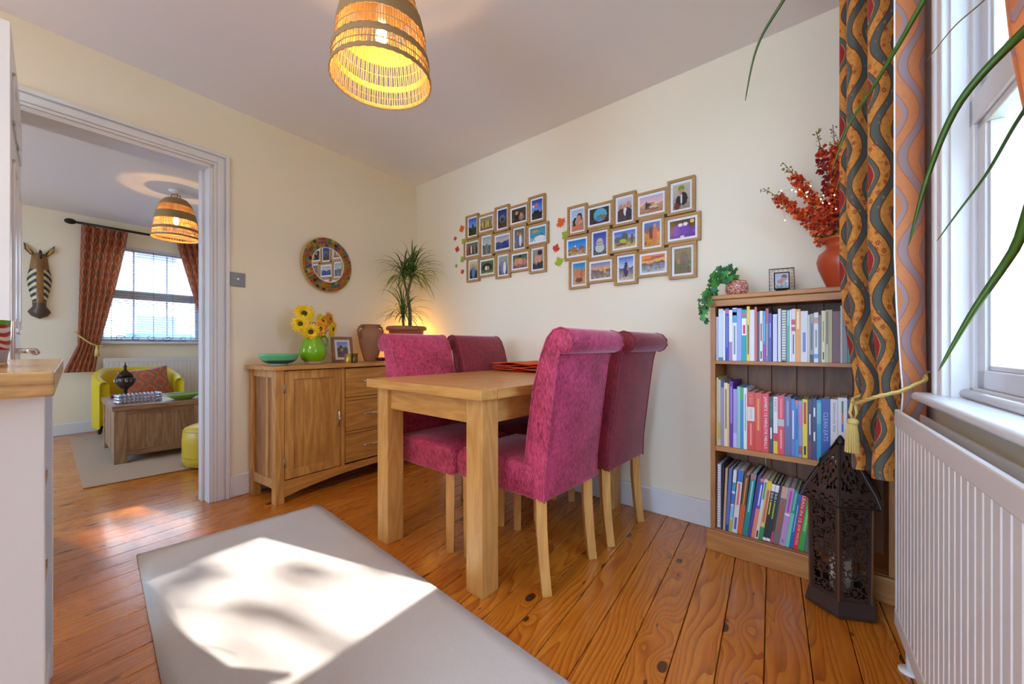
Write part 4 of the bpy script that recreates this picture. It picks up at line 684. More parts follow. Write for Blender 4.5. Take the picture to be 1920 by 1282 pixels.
low = [(-0.470,-0.452,0.296,sr(150,130,186),'spiral-bound violet',(),()), (-0.452,-0.444,0.288,K_,'thin black',(),()), (-0.444,-0.434,0.284,sr(200,160,120),'thin peach',(),()), (-0.434,-0.421,0.286,sr(96,110,170),'dusk blue',((0,0.1,sr(30,40,160)),),()), (-0.421,-0.407,0.282,sr(220,214,214),'white with landscape pictures',((0.45,0.62,sr(70,110,190)),(0,0.2,sr(170,170,60)),(0.22,0.42,sr(140,180,220)),(0.66,0.8,sr(60,150,190))),()), (-0.407,-0.386,0.284,sr(220,210,206),'white with a blue head',((0.82,1,sr(50,110,190)),),((None,0.45,0.8,0.4,sr(216,110,100)),(None,0.06,0.25,0.45,sr(110,80,160)))), (-0.386,-0.366,0.270,sr(210,90,24),'orange and brown',((0.5,1,sr(96,60,40)),),((None,0.5,0.95,0.3,sr(210,140,60)),)), (-0.366,-0.345,0.282,sr(28,128,132),'deep teal',((0.9,1,sr(170,120,120)),),((None,0.38,0.88,0.3,sr(140,210,206)),)), (-0.345,-0.333,0.276,sr(72,56,140),'indigo',(),()),
 (-0.333,-0.318,0.266,sr(236,130,104),'salmon and blue',((0.5,0.95,sr(60,90,190)),),((None,0.55,0.9,0.3,W_),)), (-0.318,-0.306,0.268,sr(222,214,206),'white with a green title',(),((None,0.66,0.95,0.5,sr(70,150,70)),(None,0.03,0.14,0.5,K_))), (-0.306,-0.290,0.262,sr(226,196,90),'lemon and green',((0,0.22,sr(50,140,70)),(0.9,1,Y_)),((None,0.3,0.85,0.5,sr(216,90,90)),)), (-0.290,-0.276,0.258,K_,'black with yellow title',((0.86,0.98,W_),(0.01,0.06,W_)),(('501',0.70,0.84,0.55,W_),(None,0.46,0.68,0.35,Y_))), (-0.276,-0.262,0.256,sr(30,22,24),'black with green title',((0.86,0.98,W_),(0.01,0.06,W_)),(('501',0.70,0.84,0.55,W_),(None,0.40,0.68,0.35,sr(170,200,40)))), (-0.262,-0.253,0.252,sr(60,44,30),'thin dark olive',((0,0.2,sr(190,70,110)),),()), (-0.253,-0.230,0.250,sr(126,104,98),'brown-grey with a picture head',((0.80,1,sr(210,170,150)),),((None,0.25,0.74,0.3,sr(190,90,60)),)), (-0.230,-0.210,0.250,sr(196,150,200),'lilac pink',((0.52,0.56,W_),),((None,0.58,0.95,0.4,sr(190,70,170)),('K',0.04,0.10,0.5,sr(60,40,120)))), (-0.210,-0.196,0.244,sr(120,206,176),'mint green',((0.6,1,sr(60,150,130)),),((None,0.65,0.95,0.4,sr(120,200,180)),)), (-0.196,-0.184,0.232,sr(30,100,180),'azure',(),((None,0.3,0.8,0.3,sr(150,190,230)),)), (-0.184,-0.166,0.240,sr(222,44,50),'red',(),(('LEAN IN 15',0.48,0.95,0.55,W_),('JOE WICKS',0.08,0.44,0.55,W_))), (-0.166,-0.146,0.236,sr(60,160,60),'grass green',(),((None,0.35,0.9,0.4,sr(140,210,110)),)), (-0.146,-0.130,0.230,sr(90,100,110),'blue grey',(),())]
for i, (a, b, h, c, n, bd, tx) in enumerate(low): book(i, 'bottom', a, b, 0.0962, h, 0.185, c, n, bd, tx, R(0.4+min(i, 8)*0.95), 'spiral' in n)
rb = obj('bookmark_ribbon', tube([(0,0,0),(0.001,-0.004,-0.03),(0.004,-0.003,-0.055)], [0.002,0.0025,0.003], 4, True, 0.3), M['matw']); place(rb, (-0.276, 1.986, 0.476)); tag(rb, 'white ribbon bookmark hanging below the red cookbook on the middle shelf', 'bookmark')

# ------------------------------------------------------------------ on top of the bookcase
BT = 1.162
iv = thing('ivy_pot', 'trailing ivy beside a rose glass-bead pot on the bookcase end', 'plant', (-0.40, 2.07, BT))
t = NT('rose_mosaic'); vo = t.node('ShaderNodeTexVoronoi'); t.set(vo.inputs['Vector'], t.coord('Object')); vo.inputs['Scale'].default_value = 260.0
t.P(Base_Color=t.ramp(vo.outputs['Color'], [(0.2, sr(150,60,40)), (0.55, sr(206,120,96)), (0.9, sr(240,206,196))]), Roughness=0.2); t.bump(vo.outputs['Distance'], 0.6, 0.003)
obj('pot', lathe([(0.030,0),(0.040,0.004),(0.047,0.028),(0.046,0.05),(0.038,0.070),(0.034,0.071),(0.042,0.045),(0.03,0.01)], 28, False), t.m, iv, True)
lf = [(0,0),(0.35,-0.12),(0.75,0.05),(0.55,0.3),(0.8,0.62),(0.35,0.6),(0,1.1),(-0.35,0.6),(-0.8,0.62),(-0.55,0.3),(-0.75,0.05),(-0.35,-0.12)]
def ivyleaf(p, r, rx, ry, rz, m, par): obj('leaf', xf(([(x*r, z*0.25*r*abs(x), z*r) for x, z in lf], [tuple(range(len(lf)))]), p, (rx, ry, rz)), m, par)
vines = [[(-0.02,-0.01,0.07),(-0.06,-0.03,0.10),(-0.10,-0.05,0.06),(-0.12,-0.06,0.0),(-0.125,-0.065,-0.06),(-0.13,-0.065,-0.11)], [(-0.01,-0.02,0.07),(-0.05,-0.05,0.09),(-0.08,-0.08,0.05),(-0.09,-0.10,0.0),(-0.10,-0.115,-0.03)], [(0.0,0.0,0.07),(-0.03,-0.01,0.12),(-0.06,-0.02,0.13),(-0.09,-0.03,0.10)]]
for vn in vines:
    obj('vine', tube(vn, 0.0018, 5), M['stem'], iv)
    for a, b in zip(vn, vn[1:]):
        for q in range(7):
            f = rn.random(); p = [a[i]*(1-f)+b[i]*f+rn.uniform(-0.018,0.018) for i in range(3)]; p[1] = min(p[1], a[1]*(1-f)+b[1]*f+0.004)
            ivyleaf(p, rn.uniform(0.018, 0.030), rn.uniform(-0.5,0.6), rn.uniform(1.2,4.6), rn.uniform(-0.6,0.4), M[rn.choice(['ivy','ivydk'])], iv)
pf = thing('metal_photo_frame', 'scrolled dark metal photo frame standing on the bookcase', 'picture frame', (-0.228, 2.085, BT), 'B', R(10))
Mx = Matrix.Rotation(-R(16), 4, 'X')
def TT(g): return [tuple(Mx @ Vector(p)) for p in g[0]], g[1]
w, h = 0.094, 0.120; gs = []
for x0, x1, z0, z1 in ((-w/2, w/2, 0, 0.003), (-w/2, w/2, h-0.003, h), (-w/2, -w/2+0.003, 0, h), (w/2-0.003, w/2, 0, h)): gs.append(box(x0, x1, 0, 0.004, z0, z1))
obj('outer_frame', TT(join(*gs)), M['bronze'], pf)
sc = []
for k in range(22):
    a = k/22*2*(w+h-0.03)
    per = [(-w/2+0.009, 0.009, 1, 0, w-0.018), (w/2-0.009, 0.009, 0, 1, h-0.018), (w/2-0.009, h-0.009, -1, 0, w-0.018), (-w/2+0.009, h-0.009, 0, -1, h-0.018)]
    s_ = k/22*(2*(w-0.018)+2*(h-0.018))
    for px, pz, dx, dz, L in per:
        if s_ <= L: cx, cz = px+dx*s_, pz+dz*s_; break
        s_ -= L
    sc.append(tube([(cx+(0.0065-0.0006*j)*math.cos(j*0.9+k), 0.002, cz+(0.0065-0.0006*j)*math.sin(j*0.9+k)) for j in range(9)], 0.0008, 4))
obj('scrollwork', TT(join(*sc)), M['bronze'], pf)
ix, iz0, iz1 = 0.029, 0.020, h-0.020
obj('inner_frame', TT(join(box(-ix, ix, -0.003, 0.006, iz0, iz0+0.004), box(-ix, ix, -0.003, 0.006, iz1-0.004, iz1), box(-ix, -ix+0.004, -0.003, 0.006, iz0, iz1), box(ix-0.004, ix, -0.003, 0.006, iz0, iz1))), M['iron'], pf)
o = obj('photo', printmesh('photo', 2*ix-0.006, iz1-iz0-0.006, scene_print(sr(180,190,200), sr(196,200,206), sr(170,176,186), sr(160,170,180), 0.4, [(0.68,0.75,0.2,0.14,sr(130,100,110)),(0.6,0.6,0.2,0.13,sr(190,150,146)),(0.38,0.45,0.22,0.13,sr(196,140,130))], 4)), None, pf); o.rotation_euler = (-R(16),0,0); o.location = Mx @ Vector((0, 0.0, (iz0+iz1)/2))
obj('strut', [tuple(p) for p in [(-0.022,0.012,0.0)]] and TT(box(-0.02, 0.02, 0.006, 0.010, 0.012, h*0.6)), M['black'], pf); obj('stand', box(-0.02, 0.02, 0.05, 0.054, 0.0, 0.055), M['black'], pf)
vs = thing('red_vase', 'rust red baluster vase holding autumn sprays on the bookcase', 'vase', (-0.025, 2.085, BT))
obj('body', lathe([(0.046,0),(0.048,0.003),(0.062,0.04),(0.079,0.085),(0.085,0.115),(0.078,0.143),(0.056,0.163),(0.051,0.176),(0.060,0.196),(0.074,0.207),(0.070,0.208),(0.052,0.195),(0.043,0.175),(0.06,0.13),(0.03,0.02)], 36, False), M['redvase'], vs, True)
rn = random.Random(11)
sprays = [((-0.272,-0.02,0.30),'orange-red spray reaching furthest left from the red vase',('red2','red1'),0), ((-0.20,0.0,0.40),'orange spray slanting up left from the red vase',('red2','red1'),0), ((-0.085,0.01,0.50),'dark crimson spray with a bare olive tip standing upright',('red3','red1'),0), ((-0.03,-0.03,0.49),'rusty spray beside the curtain, tallest with an olive tip',('red1','red2'),0), ((0.02,-0.05,0.40),'red spray half hidden behind the curtain edge',('red3','red1'),0)]
for tip, lab, ms, _ in sprays:
    s = thing('autumn_spray', lab, 'flower', (-0.025, 2.085, BT+0.19), 'B', 0, 'artificial autumn sprays in the red vase')
    T_ = Vector(tip); mid_ = Vector((T_.x*0.35, T_.y*0.4, T_.z*0.42)); P0 = Vector((0,0,-0.06)); L_ = T_ + Vector((0,0,-0.0))
    pts = []
    for k in range(11):
        t_ = k/10; pts.append((1-t_)**2*P0 + 2*t_*(1-t_)*mid_ + t_*t_*Vector((T_.x, T_.y, T_.z-0.02)))
    obj('stem', tube([tuple(p) for p in pts], [0.0028-0.0015*k/10 for k in range(11)], 5), M['stem'], s)
    for m_i, mn in enumerate(list(ms)+['olive']):
        gs = []
        for k in range(105 if m_i < 2 else 26):
            f = rn.uniform(0.22, 0.86) if m_i < 2 else rn.choice([rn.uniform(0.86, 1.0), rn.uniform(0.15, 0.3)])
            i0 = min(9, int(f*10)); p = pts[i0].lerp(pts[i0+1], f*10-i0); sp = 0.026*(1.15-f)+0.008
            p = p + Vector((rn.uniform(-sp,sp), rn.uniform(-sp,sp), rn.uniform(-sp,sp))); r = rn.uniform(0.010, 0.017) if m_i < 2 else rn.uniform(0.007, 0.011)
            for q in range(4 if m_i < 2 else 2):
                an = q*1.571+rn.random(); gs.append(xf(([(0,0,0),(0.6*r,-0.45*r,0.1*r),(1.1*r,0,0.25*r),(0.6*r,0.45*r,0.1*r)], [(0,1,2,3)]), tuple(p), (rn.uniform(0,3), rn.uniform(0,3), an)))
        ob_ = obj('blossoms' if m_i < 2 else 'buds', join(*gs), M[mn], s); ob_['kind'] = 'stuff'
gs = [blade((0,0,-0.01), (math.cos(a), math.sin(a)-0.4, 0.5), rn.uniform(0.07,0.12), 0.008, 7, 5) for a in [k*0.52 for k in range(12)]]
gr = obj('greenery', join(*gs), M['ivy']); place(gr, (-0.03, 2.075, BT+0.205)); tag(gr, 'green leaf tuft at the mouth of the red vase', 'foliage')
fs = thing('fairy_lights', 'string of tiny warm fairy lights wound through the autumn sprays', 'lights', (-0.025, 2.06, BT+0.25)); fp = []
for k in range(16):
    fp.append((-0.19+0.20*((k*0.37) % 1)+0.02*math.sin(k), -0.03+0.03*math.cos(k*2), 0.02+0.26*((k*0.618) % 1)*(0.5+0.5*((k*0.37) % 1)) + 0.04))
fp.sort(key=lambda p: p[0]*0.5+p[2]*0.2)
obj('wire', tube(fp, 0.0006, 4), M['gold'], fs)
for p in fp: obj('bulb', ball(0.0022, p, 8), M['fairy'], fs)

# ------------------------------------------------------------------ curtains
def sheet(path, zs, scale_fn, anchor, name, mat, parent, offset=0.0, du=0.0, nseg=90):
    # smooth path in plan, swept down with the gather; u,v in metres
    P = [Vector((*p, 0)) for p in path]; pts = []
    for i in range(len(P)-1):
        p0 = P[max(i-1,0)]; p1 = P[i]; p2 = P[i+1]; p3 = P[min(i+2, len(P)-1)]
        for k in range(8):
            t = k/8; pts.append(0.5*((2*p1)+(-p0+p2)*t+(2*p0-5*p1+4*p2-p3)*t*t+(-p0+3*p1-3*p2+p3)*t**3))
    pts.append(P[-1]); n = len(pts); us = [0.0]
    for i in range(1, n): us.append(us[-1] + (pts[i]-pts[i-1]).length)
    nm = []
    for i in range(n):
        t = (pts[min(i+1,n-1)]-pts[max(i-1,0)]).normalized(); nm.append(Vector((t.y, -t.x, 0)))
    V = []; UV = []
    for z in zs:
        s, ax, ay, hem = scale_fn(z)
        for i in range(n):
            p = pts[i] + nm[i]*offset; x = anchor[0]+ax+(p.x-anchor[0])*s; y = anchor[1]+ay+(p.y-anchor[1])*s
            V.append((x, y, z + hem*(us[i]/us[-1]))); UV.append((us[i]*1.35+du, z))
    Fs = [(j*n+i, j*n+i+1, (j+1)*n+i+1, (j+1)*n+i) for j in range(len(zs)-1) for i in range(n-1)]
    m = mesh(name, (V, Fs)); uvl = m.uv_layers.new(name='UVMap')
    for lp_ in m.loops: uvl.data[lp_.index].uv = UV[lp_.vertex_index]
    m.materials.append(mat); return obj(name, m, None, parent, True)
ZC = [0.51, 0.535, 0.56, 0.59, 0.62, 0.68, 0.74, 0.78, 0.82, 0.86, 0.90, 0.96, 1.05, 1.2, 1.4, 1.6, 1.8, 2.0, 2.2, 2.33]
def gather(z):
    if z > 1.15: s = 1.0
    elif z > 0.80: s = 0.80 + 0.20*((z-0.80)/0.35)**0.8
    else: s = 0.80 + 0.14*min(1, (0.80-z)/0.25)
    return s, 0.012*(1-s)*5, 0, 0
c1 = thing('curtain', 'orange ogee-patterned curtain tied back at the bookcase side of the window', 'curtain', (0,0,0), 'A')
pathL = [(0.250,1.610),(0.283,1.618),(0.315,1.640),(0.322,1.690),(0.285,1.720),(0.235,1.695),(0.205,1.712),(0.222,1.770),(0.262,1.800),(0.240,1.835),(0.180,1.800),(0.162,1.830),(0.195,1.885),(0.252,1.905),(0.225,1.945),(0.168,1.915),(0.150,1.925),(0.178,1.965)]
sheet(pathL, ZC, gather, (0.30, 1.72), 'fabric_face', M['cur'], c1, -0.0015); sheet(pathL, ZC, gather, (0.30, 1.72), 'fabric_reverse', M['curback'], c1, 0.0015)
obj('selvage', tube([(0.30+0.012*(1-gather(z)[0])*5+(0.250-0.30)*gather(z)[0], 1.72+(1.608-1.72)*gather(z)[0], z+gather(z)[3]*0) for z in ZC], 0.0022, 5), M['matw'], c1)
tk = thing('curtain_tieback', 'gold rope tieback with a tassel round the bookcase-side curtain', 'tieback', (0.18, 1.72, 0.8), 'A')
rope = [(0.150,-0.02,0.055),(0.135,-0.105,0.035),(0.08,-0.118,0.0),(0.03,-0.105,-0.02),(0.0,-0.05,-0.045),(-0.012,0.02,-0.06),(-0.004,0.08,-0.05),(0.05,0.13,-0.02),(0.12,0.15,0.02),(0.16,0.12,0.045)]
rp = []
for i in range(len(rope)-1):
    for k in range(6): rp.append(tuple(Vector(rope[i]).lerp(Vector(rope[i+1]), k/6)))
for ph in (0, 2.1, 4.2): obj('cord', tube([(p[0]+0.0035*math.cos(i*0.8+ph), p[1]+0.0035*math.sin(i*0.8+ph), p[2]+0.0035*math.cos(i*0.8+ph+1)) for i, p in enumerate(rp)], 0.0042, 6), M['rope'], tk, True)
tx_, ty_ = -0.016, -0.012
obj('loop', join(tube([(tx_,ty_,-0.055),(tx_-0.006,ty_-0.004,-0.085),(tx_,ty_,-0.105)], 0.005, 6), tube([(tx_+0.008,ty_,-0.055),(tx_+0.012,ty_-0.004,-0.085),(tx_+0.004,ty_,-0.105)], 0.005, 6)), M['rope'], tk, True)
obj('knot', ball(0.0165, (tx_+0.002, ty_, -0.115), 12, (1,1,0.8)), M['rope'], tk, True)
sk = join(*[tube([(tx_+0.010*math.cos(a), ty_+0.010*math.sin(a), -0.122), (tx_+0.015*math.cos(a), ty_+0.015*math.sin(a), -0.16), (tx_+0.017*math.cos(a), ty_+0.017*math.sin(a), -0.215)], 0.0028, 5) for a in [k*0.393 for k in range(16)]])
obj('tassel', sk, M['rope'], tk)
obj('hook', join(tube([(0.165,-0.02,0.055),(0.145,-0.02,0.055),(0.143,-0.02,0.07)], 0.003, 6)), M['chrome'], tk)
c2 = thing('curtain', 'near orange curtain at the camera end of the window, only its edge in view', 'curtain', (0,0,0), 'A')
pathR = [(0.285,0.985),(0.300,0.97),(0.288,0.94),(0.268,0.92),(0.288,0.895),(0.304,0.87),(0.277,0.845),(0.268,0.82),(0.30,0.795),(0.304,0.77),(0.270,0.74),(0.279,0.71),(0.304,0.68),(0.272,0.65),(0.30,0.62)]
EDG = [(0.80,0.90),(0.87,0.87),(0.95,0.82),(1.1,0.845),(1.26,0.92),(1.46,0.99),(1.75,1.025),(2.4,1.04)]
def gather2(z):
    for (z0,e0),(z1,e1) in zip(EDG, EDG[1:]):
        if z0 <= z <= z1: e = e0+(e1-e0)*(z-z0)/(z1-z0)
    return (e-0.61)/(0.985-0.61), 0.0, 0.0, 0
sheet(pathR, [0.85,0.95,1.05,1.15,1.25,1.4,1.55,1.7,1.85,2.0,2.15,2.33], gather2, (0.285, 0.61), 'fabric_face', M['cur'], c2, -0.0015); sheet(pathR, [0.85,0.95,1.05,1.15,1.25,1.4,1.55,1.7,1.85,2.0,2.15,2.33], gather2, (0.285, 0.61), 'fabric_reverse', M['curback'], c2, 0.0015)
pole = thing('curtain_pole', 'dark metal curtain pole above the near window', 'curtain pole', (0.235, 1.0, 2.345), 'A')
obj('pole', tube([(0,-0.75,0),(0,1.0,0)], 0.012, 10), M['iron'], pole, True)
for y in (-0.75, 1.0): obj('finial', ball(0.024, (0,y,0), 12, (1,1.3,1)), M['iron'], pole, True)
for y in (-0.6, 0.85): obj('bracket', tube([(0,y,0),(0.11,y,0)], 0.007, 8), M['iron'], pole)

# ------------------------------------------------------------------ radiators
def radiator(name, label, loc, L, h, fr, rz, pitch=0.0333):
    r = thing(name, label, 'radiator', loc, fr, rz)          # local: length along +y from 0, front at -x
    n = int(L/pitch); V = []; prof = []
    for k in range(n):
        y = k*pitch; prof += [(0.0, y+0.0015), (0.0, y+pitch*0.80), (0.0038, y+pitch*0.86), (0.0038, y+pitch*0.98)]
    for x, y in prof: V += [(x, y, 0.045), (x, y, h-0.045)]
    Fs = [(2*i, 2*i+1, 2*i+3, 2*i+2) for i in range(len(prof)-1)]
    obj('fluted_panel', (V, Fs), M['rad'], r)
    obj('top_rail', box(-0.002, 0.010, 0, L, h-0.048, h), M['rad'], r, bevel=0.004); obj('bottom_rail', box(-0.002, 0.010, 0, L, 0, 0.048), M['rad'], r, bevel=0.004)
    obj('end_cap', box(0.0, 0.010, -0.002, 0.006, 0, h), M['rad'], r); obj('end_cap', box(0.0, 0.010, L-0.006, L+0.002, 0, h), M['rad'], r)
    obj('back_panel', box(0.05, 0.056, 0.01, L-0.01, 0.01, h-0.01), M['rad'], r); obj('cross_brace', box(0.008, 0.052, L*0.35, L*0.35+0.015, h-0.03, h-0.02), M['rad'], r)
    return r
r1 = radiator('radiator', 'white fluted panel radiator under the near window', (0.250, 0.45, 0.12), 1.15, 0.628, 'A', 0)
obj('pipe', tube([(0.028,1.135,-0.118),(0.028,1.135,0.03)], 0.0085, 12), plain(sr(232,222,204), 0.4), r1, True); obj('pipe_collar', xf(lathe([(0.009,0),(0.026,0),(0.024,0.006),(0.010,0.009)], 20), (0.028, 1.135, -0.119)), M['white'], r1, True)
r2 = radiator('radiator', 'white radiator under the far-room window, behind the yellow armchair', (FX+0.10, 1.88, 0.17), 0.88, 0.63, 'A', R(180), 0.04)
obj('valve_pipe', tube([(0.03,0.91,-0.17),(0.03,0.91,0.05),(0.03,0.87,0.05)], 0.009, 8), M['white'], r2, True)

# ------------------------------------------------------------------ moroccan lantern
ln = thing('moroccan_lantern', 'tall dark pierced-metal Moroccan lantern on the floor by the radiator', 'lantern', (-0.028, 1.858, 0))
A0 = R(-92); 
def hexp(r, z): return [(r*math.cos(A0+k*math.pi/3), r*math.sin(A0+k*math.pi/3), z) for k in range(6)]
def hexband(r0, z0, r1, z1):
    a = hexp(r0, z0); b = hexp(r1, z1); return a+b, [(k, (k+1) % 6, (k+1) % 6+6, k+6) for k in range(6)]
obj('base', join(hexband(0.095, 0.0, 0.112, 0.012), hexband(0.112, 0.012, 0.112, 0.02), hexband(0.112, 0.02, 0.098, 0.062), (hexp(0.098, 0.062), [tuple(range(6))]), (hexp(0.095,0.0), [tuple(reversed(range(6)))])), M['bronze'], ln)
def fret(p00, p10, p01, p11, nu, nv, fn, thick=0.0012):
    P = [Vector(p) for p in (p00, p10, p01, p11)]; V = []; Fs = []
    for j in range(nv+1):
        for i in range(nu+1):
            u, v = i/nu, j/nv; V.append(tuple((P[0]*(1-u)+P[1]*u)*(1-v) + (P[2]*(1-u)+P[3]*u)*v))
    for j in range(nv):
        for i in range(nu):
            if fn((i+0.5)/nu, (j+0.5)/nv): a = j*(nu+1)+i; Fs.append((a, a+1, a+nu+2, a+nu+1))
    return V, Fs
def pat_body(u, v):
    if u < 0.10 or u > 0.90 or v < 0.03 or v > 0.97: return True
    if v < 0.43 and v > 0.05 and 0.2 < u < 0.8:                       # window with rosette lattice
        y = (v*5.2) % 1; r = math.hypot((u-0.5)*1.3, (y-0.5)*1.0)
        return r < 0.12 or 0.24 < r < 0.31 or abs(math.sin(7*math.atan2(y-0.5, (u-0.5)*1.3)*0.5)) < 0.28
    for c in (0.92, 0.80, 0.68):
        if math.hypot((u-0.5)*0.8, (v-c)*3.4) < 0.075: return False
    return math.sin(u*34+2.2*math.sin(v*40))*math.sin(v*78+1.7*math.sin(u*22)) < 0.30
def pat_roof(u, v):
    if u < 0.07 or u > 0.93 or v < 0.03 or v > 0.93: return True
    if 0.20 < v < 0.25: return True
    if v <= 0.20: return math.sin(u*25)*math.sin(v*46) < 0.25
    a = math.atan2(v-0.28, (u-0.5)*1.1); r = math.hypot((u-0.5)*1.1, v-0.28)
    return not (abs(math.sin(a*5)) > 0.62 and 0.10 < r < 0.55 and (r*9) % 1 > 0.34)
for k in range(6):
    a, b = hexp(0.096, 0.062), hexp(0.100, 0.385); k2 = (k+1) % 6
    p = obj('side_panel', fret(a[k], a[k2], b[k], b[k2], 26, 84, pat_body), M['bronze'], ln); p.modifiers.new('t', 'SOLIDIFY').thickness = 0.0012
    a, b = hexp(0.098, 0.022), hexp(0.098, 0.060)
    obj('post', tube([hexp(0.097, 0.06)[k], hexp(0.101, 0.388)[k]], 0.0032, 6), plain(sr(128,100,74), 0.4, 0.7), ln)
    a, b = hexp(0.122, 0.395), hexp(0.018, 0.575)
    mid_ = [hexp(0.112, 0.425), hexp(0.082, 0.475), hexp(0.05, 0.53), hexp(0.018, 0.582)]; prev = hexp(0.124, 0.392); vv = 0
    gsr = []
    for q, nx in enumerate(mid_):
        v0, v1 = q/4, (q+1)/4
        gsr.append(fret(prev[k], prev[k2], nx[k], nx[k2], 24, 12, lambda u, v, v0=v0, v1=v1: pat_roof(u, v0+(v1-v0)*v))); prev = nx
    p = obj('roof_panel', join(*gsr), M['bronze'], ln); p.modifiers.new('t', 'SOLIDIFY').thickness = 0.0012
    obj('roof_rib', tube([hexp(0.124,0.392)[k], hexp(0.112,0.425)[k], hexp(0.082,0.475)[k], hexp(0.05,0.53)[k], hexp(0.018,0.582)[k]], 0.003, 6), M['iron'], ln)
obj('eaves', join(hexband(0.103, 0.382, 0.126, 0.388), hexband(0.126, 0.388, 0.122, 0.396)), M['iron'], ln); obj('finial', lathe([(0.019,0.58),(0.015,0.592),(0.009,0.602),(0.003,0.612)], 12), M['iron'], ln, True)
obj('carry_handle', tube([(-0.06,-0.055,0.50),(-0.055,-0.055,0.53),(-0.03,-0.05,0.565),(-0.012,-0.025,0.585)], 0.0035, 6), M['iron'], ln)
obj('candle', lathe([(0.032,0.063),(0.032,0.19),(0.004,0.195)], 20), plain(sr(216,200,176), 0.6), ln, True)

# ------------------------------------------------------------------ pendants
def pendant(label, loc, fr, drop):
    p = thing('pendant_lamp', label, 'lamp', loc, fr, 0)     # local origin at the ceiling
    zt = -drop; H_ = 0.36
    prof = [(0.035,0.0),(0.075,-0.012),(0.105,-0.05),(0.128,-0.11),(0.145,-0.18),(0.158,-0.26),(0.166,-0.32),(0.169,-0.36)]
    def rad(z):
        for (r0,z0),(r1,z1) in zip(prof, prof[1:]):
            if z1 <= z <= z0: return r0+(r1-r0)*(z0-z)/(z0-z1)
        return prof[-1][0]
    obj('ceiling_rose', lathe([(0.05,0),(0.05,-0.012),(0.03,-0.022),(0.012,-0.03)], 24), M['white'], p, True); obj('flex', tube([(0,0,-0.02),(0,0,zt-0.10)], 0.004, 8), M['cable'], p)
    for a in (0, 1.57): obj('hanging_loop', tube([(0.04*math.cos(a), 0.04*math.sin(a), zt-0.005), (0.028*math.cos(a), 0.028*math.sin(a), zt+0.03), (0,0,zt+0.042), (-0.028*math.cos(a), -0.028*math.sin(a), zt+0.03), (-0.04*math.cos(a), -0.04*math.sin(a), zt-0.005)], 0.005, 6), M['rattan'], p, True)
    def band(z0, z1):
        n = max(2, int((z0-z1)/0.0045)); V = []; Fs = []; S = 72
        for j in range(n+1):
            z = z0+(z1-z0)*j/n
            for i in range(S):
                r = rad(z)+0.0015+0.0016*(1 if (i+j) % 2 else -1); a = 2*math.pi*i/S; V.append((r*math.cos(a), r*math.sin(a), zt+z))
        for j in range(n):
            for i in range(S): k = (i+1) % S; Fs.append((j*S+i, j*S+k, (j+1)*S+k, (j+1)*S+i))
        return V, Fs
    for z0, z1 in ((0.0, -0.075), (-0.135, -0.205), (-0.275, -0.298), (-0.345, -0.36)):
        o = obj('woven_band', band(z0, z1), M['rattan'], p, True); o.modifiers.new('t', 'SOLIDIFY').thickness = 0.003
    rd = []
    for i in range(110):
        a = 2*math.pi*i/110; zz = [-0.06, -0.10, -0.15, -0.20, -0.25, -0.30, -0.355]
        rd.append(tube([(rad(z)*math.cos(a+0.01*math.sin(i*3+z*30)), rad(z)*math.sin(a+0.01*math.sin(i*3+z*30)), zt+z) for z in zz], 0.0016, 4, False))
    o = obj('reeds', join(*rd), M['reed'], p); o['kind'] = 'stuff'
    for z in (-0.105, -0.24, -0.322): obj('weft_cord', tube([((rad(z)+0.001)*math.cos(k*math.pi/24), (rad(z)+0.001)*math.sin(k*math.pi/24), zt+z) for k in range(49)], 0.0016, 5, False), M['rattan'], p)
    obj('lamp_holder', lathe([(0.014,zt-0.09),(0.017,zt-0.10),(0.017,zt-0.145),(0.013,zt-0.15)], 16), M['white'], p, True)
    obj('bulb', lathe([(0.010,zt-0.148),(0.013,zt-0.16),(0.019,zt-0.185),(0.021,zt-0.205),(0.017,zt-0.225),(0.006,zt-0.234)], 16), M['bulb'], p, True)
    ld = bpy.data.lights.new('bulb_light', 'POINT'); ld.energy = 4.2; ld.color = (1.0, 0.60, 0.24); ld.shadow_soft_size = 0.012
    lo = bpy.data.objects.new('bulb_light', ld); COL.objects.link(lo); lo.parent = p; lo.location = (0, 0, zt-0.255)
    return p
pendant('large woven rattan pendant lamp hanging over the dining table', (-1.28, 0.784, 2.40), 'B', 0.16)
pendant('woven rattan pendant lamp seen through the doorway', (-4.53, 1.20, 2.33), 'A', 0.075)

# ------------------------------------------------------------------ far room furniture
fr_ = thing('rug', 'flat brown rug under the chest in the far room', 'rug', (-4.89, 0.93, 0)); obj('weave', box(-1.09, 1.09, -0.765, 0.765, 0.001, 0.009), M['farrug'], fr_, bevel=0.003)
ct = thing('oak_chest', 'weathered oak blanket-box coffee table on the brown rug', 'chest', (-4.775, 0.637, 0.009))
lx, ly = 0.425, 0.285
obj('lid', box(-lx-0.01, lx+0.012, -ly-0.012, ly+0.012, 0.415, 0.454), M['chesty'], ct, bevel=0.004)
for sx in (-1, 1):
    for sy in (-1, 1): obj('corner_post', box(min(sx*lx, sx*(lx-0.075)), max(sx*lx, sx*(lx-0.075)), min(sy*ly, sy*(ly-0.075)), max(sy*ly, sy*(ly-0.075)), 0, 0.415), M['chest'], ct, bevel=0.002)
for k in range(4):
    w4 = (2*ly-0.15)/4; obj('front_board', box(lx-0.03, lx-0.012, -ly+0.075+k*w4+0.0008, -ly+0.075+(k+1)*w4-0.0008, 0.10, 0.38), M['chest'], ct)
obj('rail', box(lx-0.035, lx-0.004, -ly+0.075, ly-0.075, 0.38, 0.415), M['chesty'], ct); obj('rail', box(lx-0.035, lx-0.004, -ly+0.075, ly-0.075, 0.055, 0.10), M['chesty'], ct)
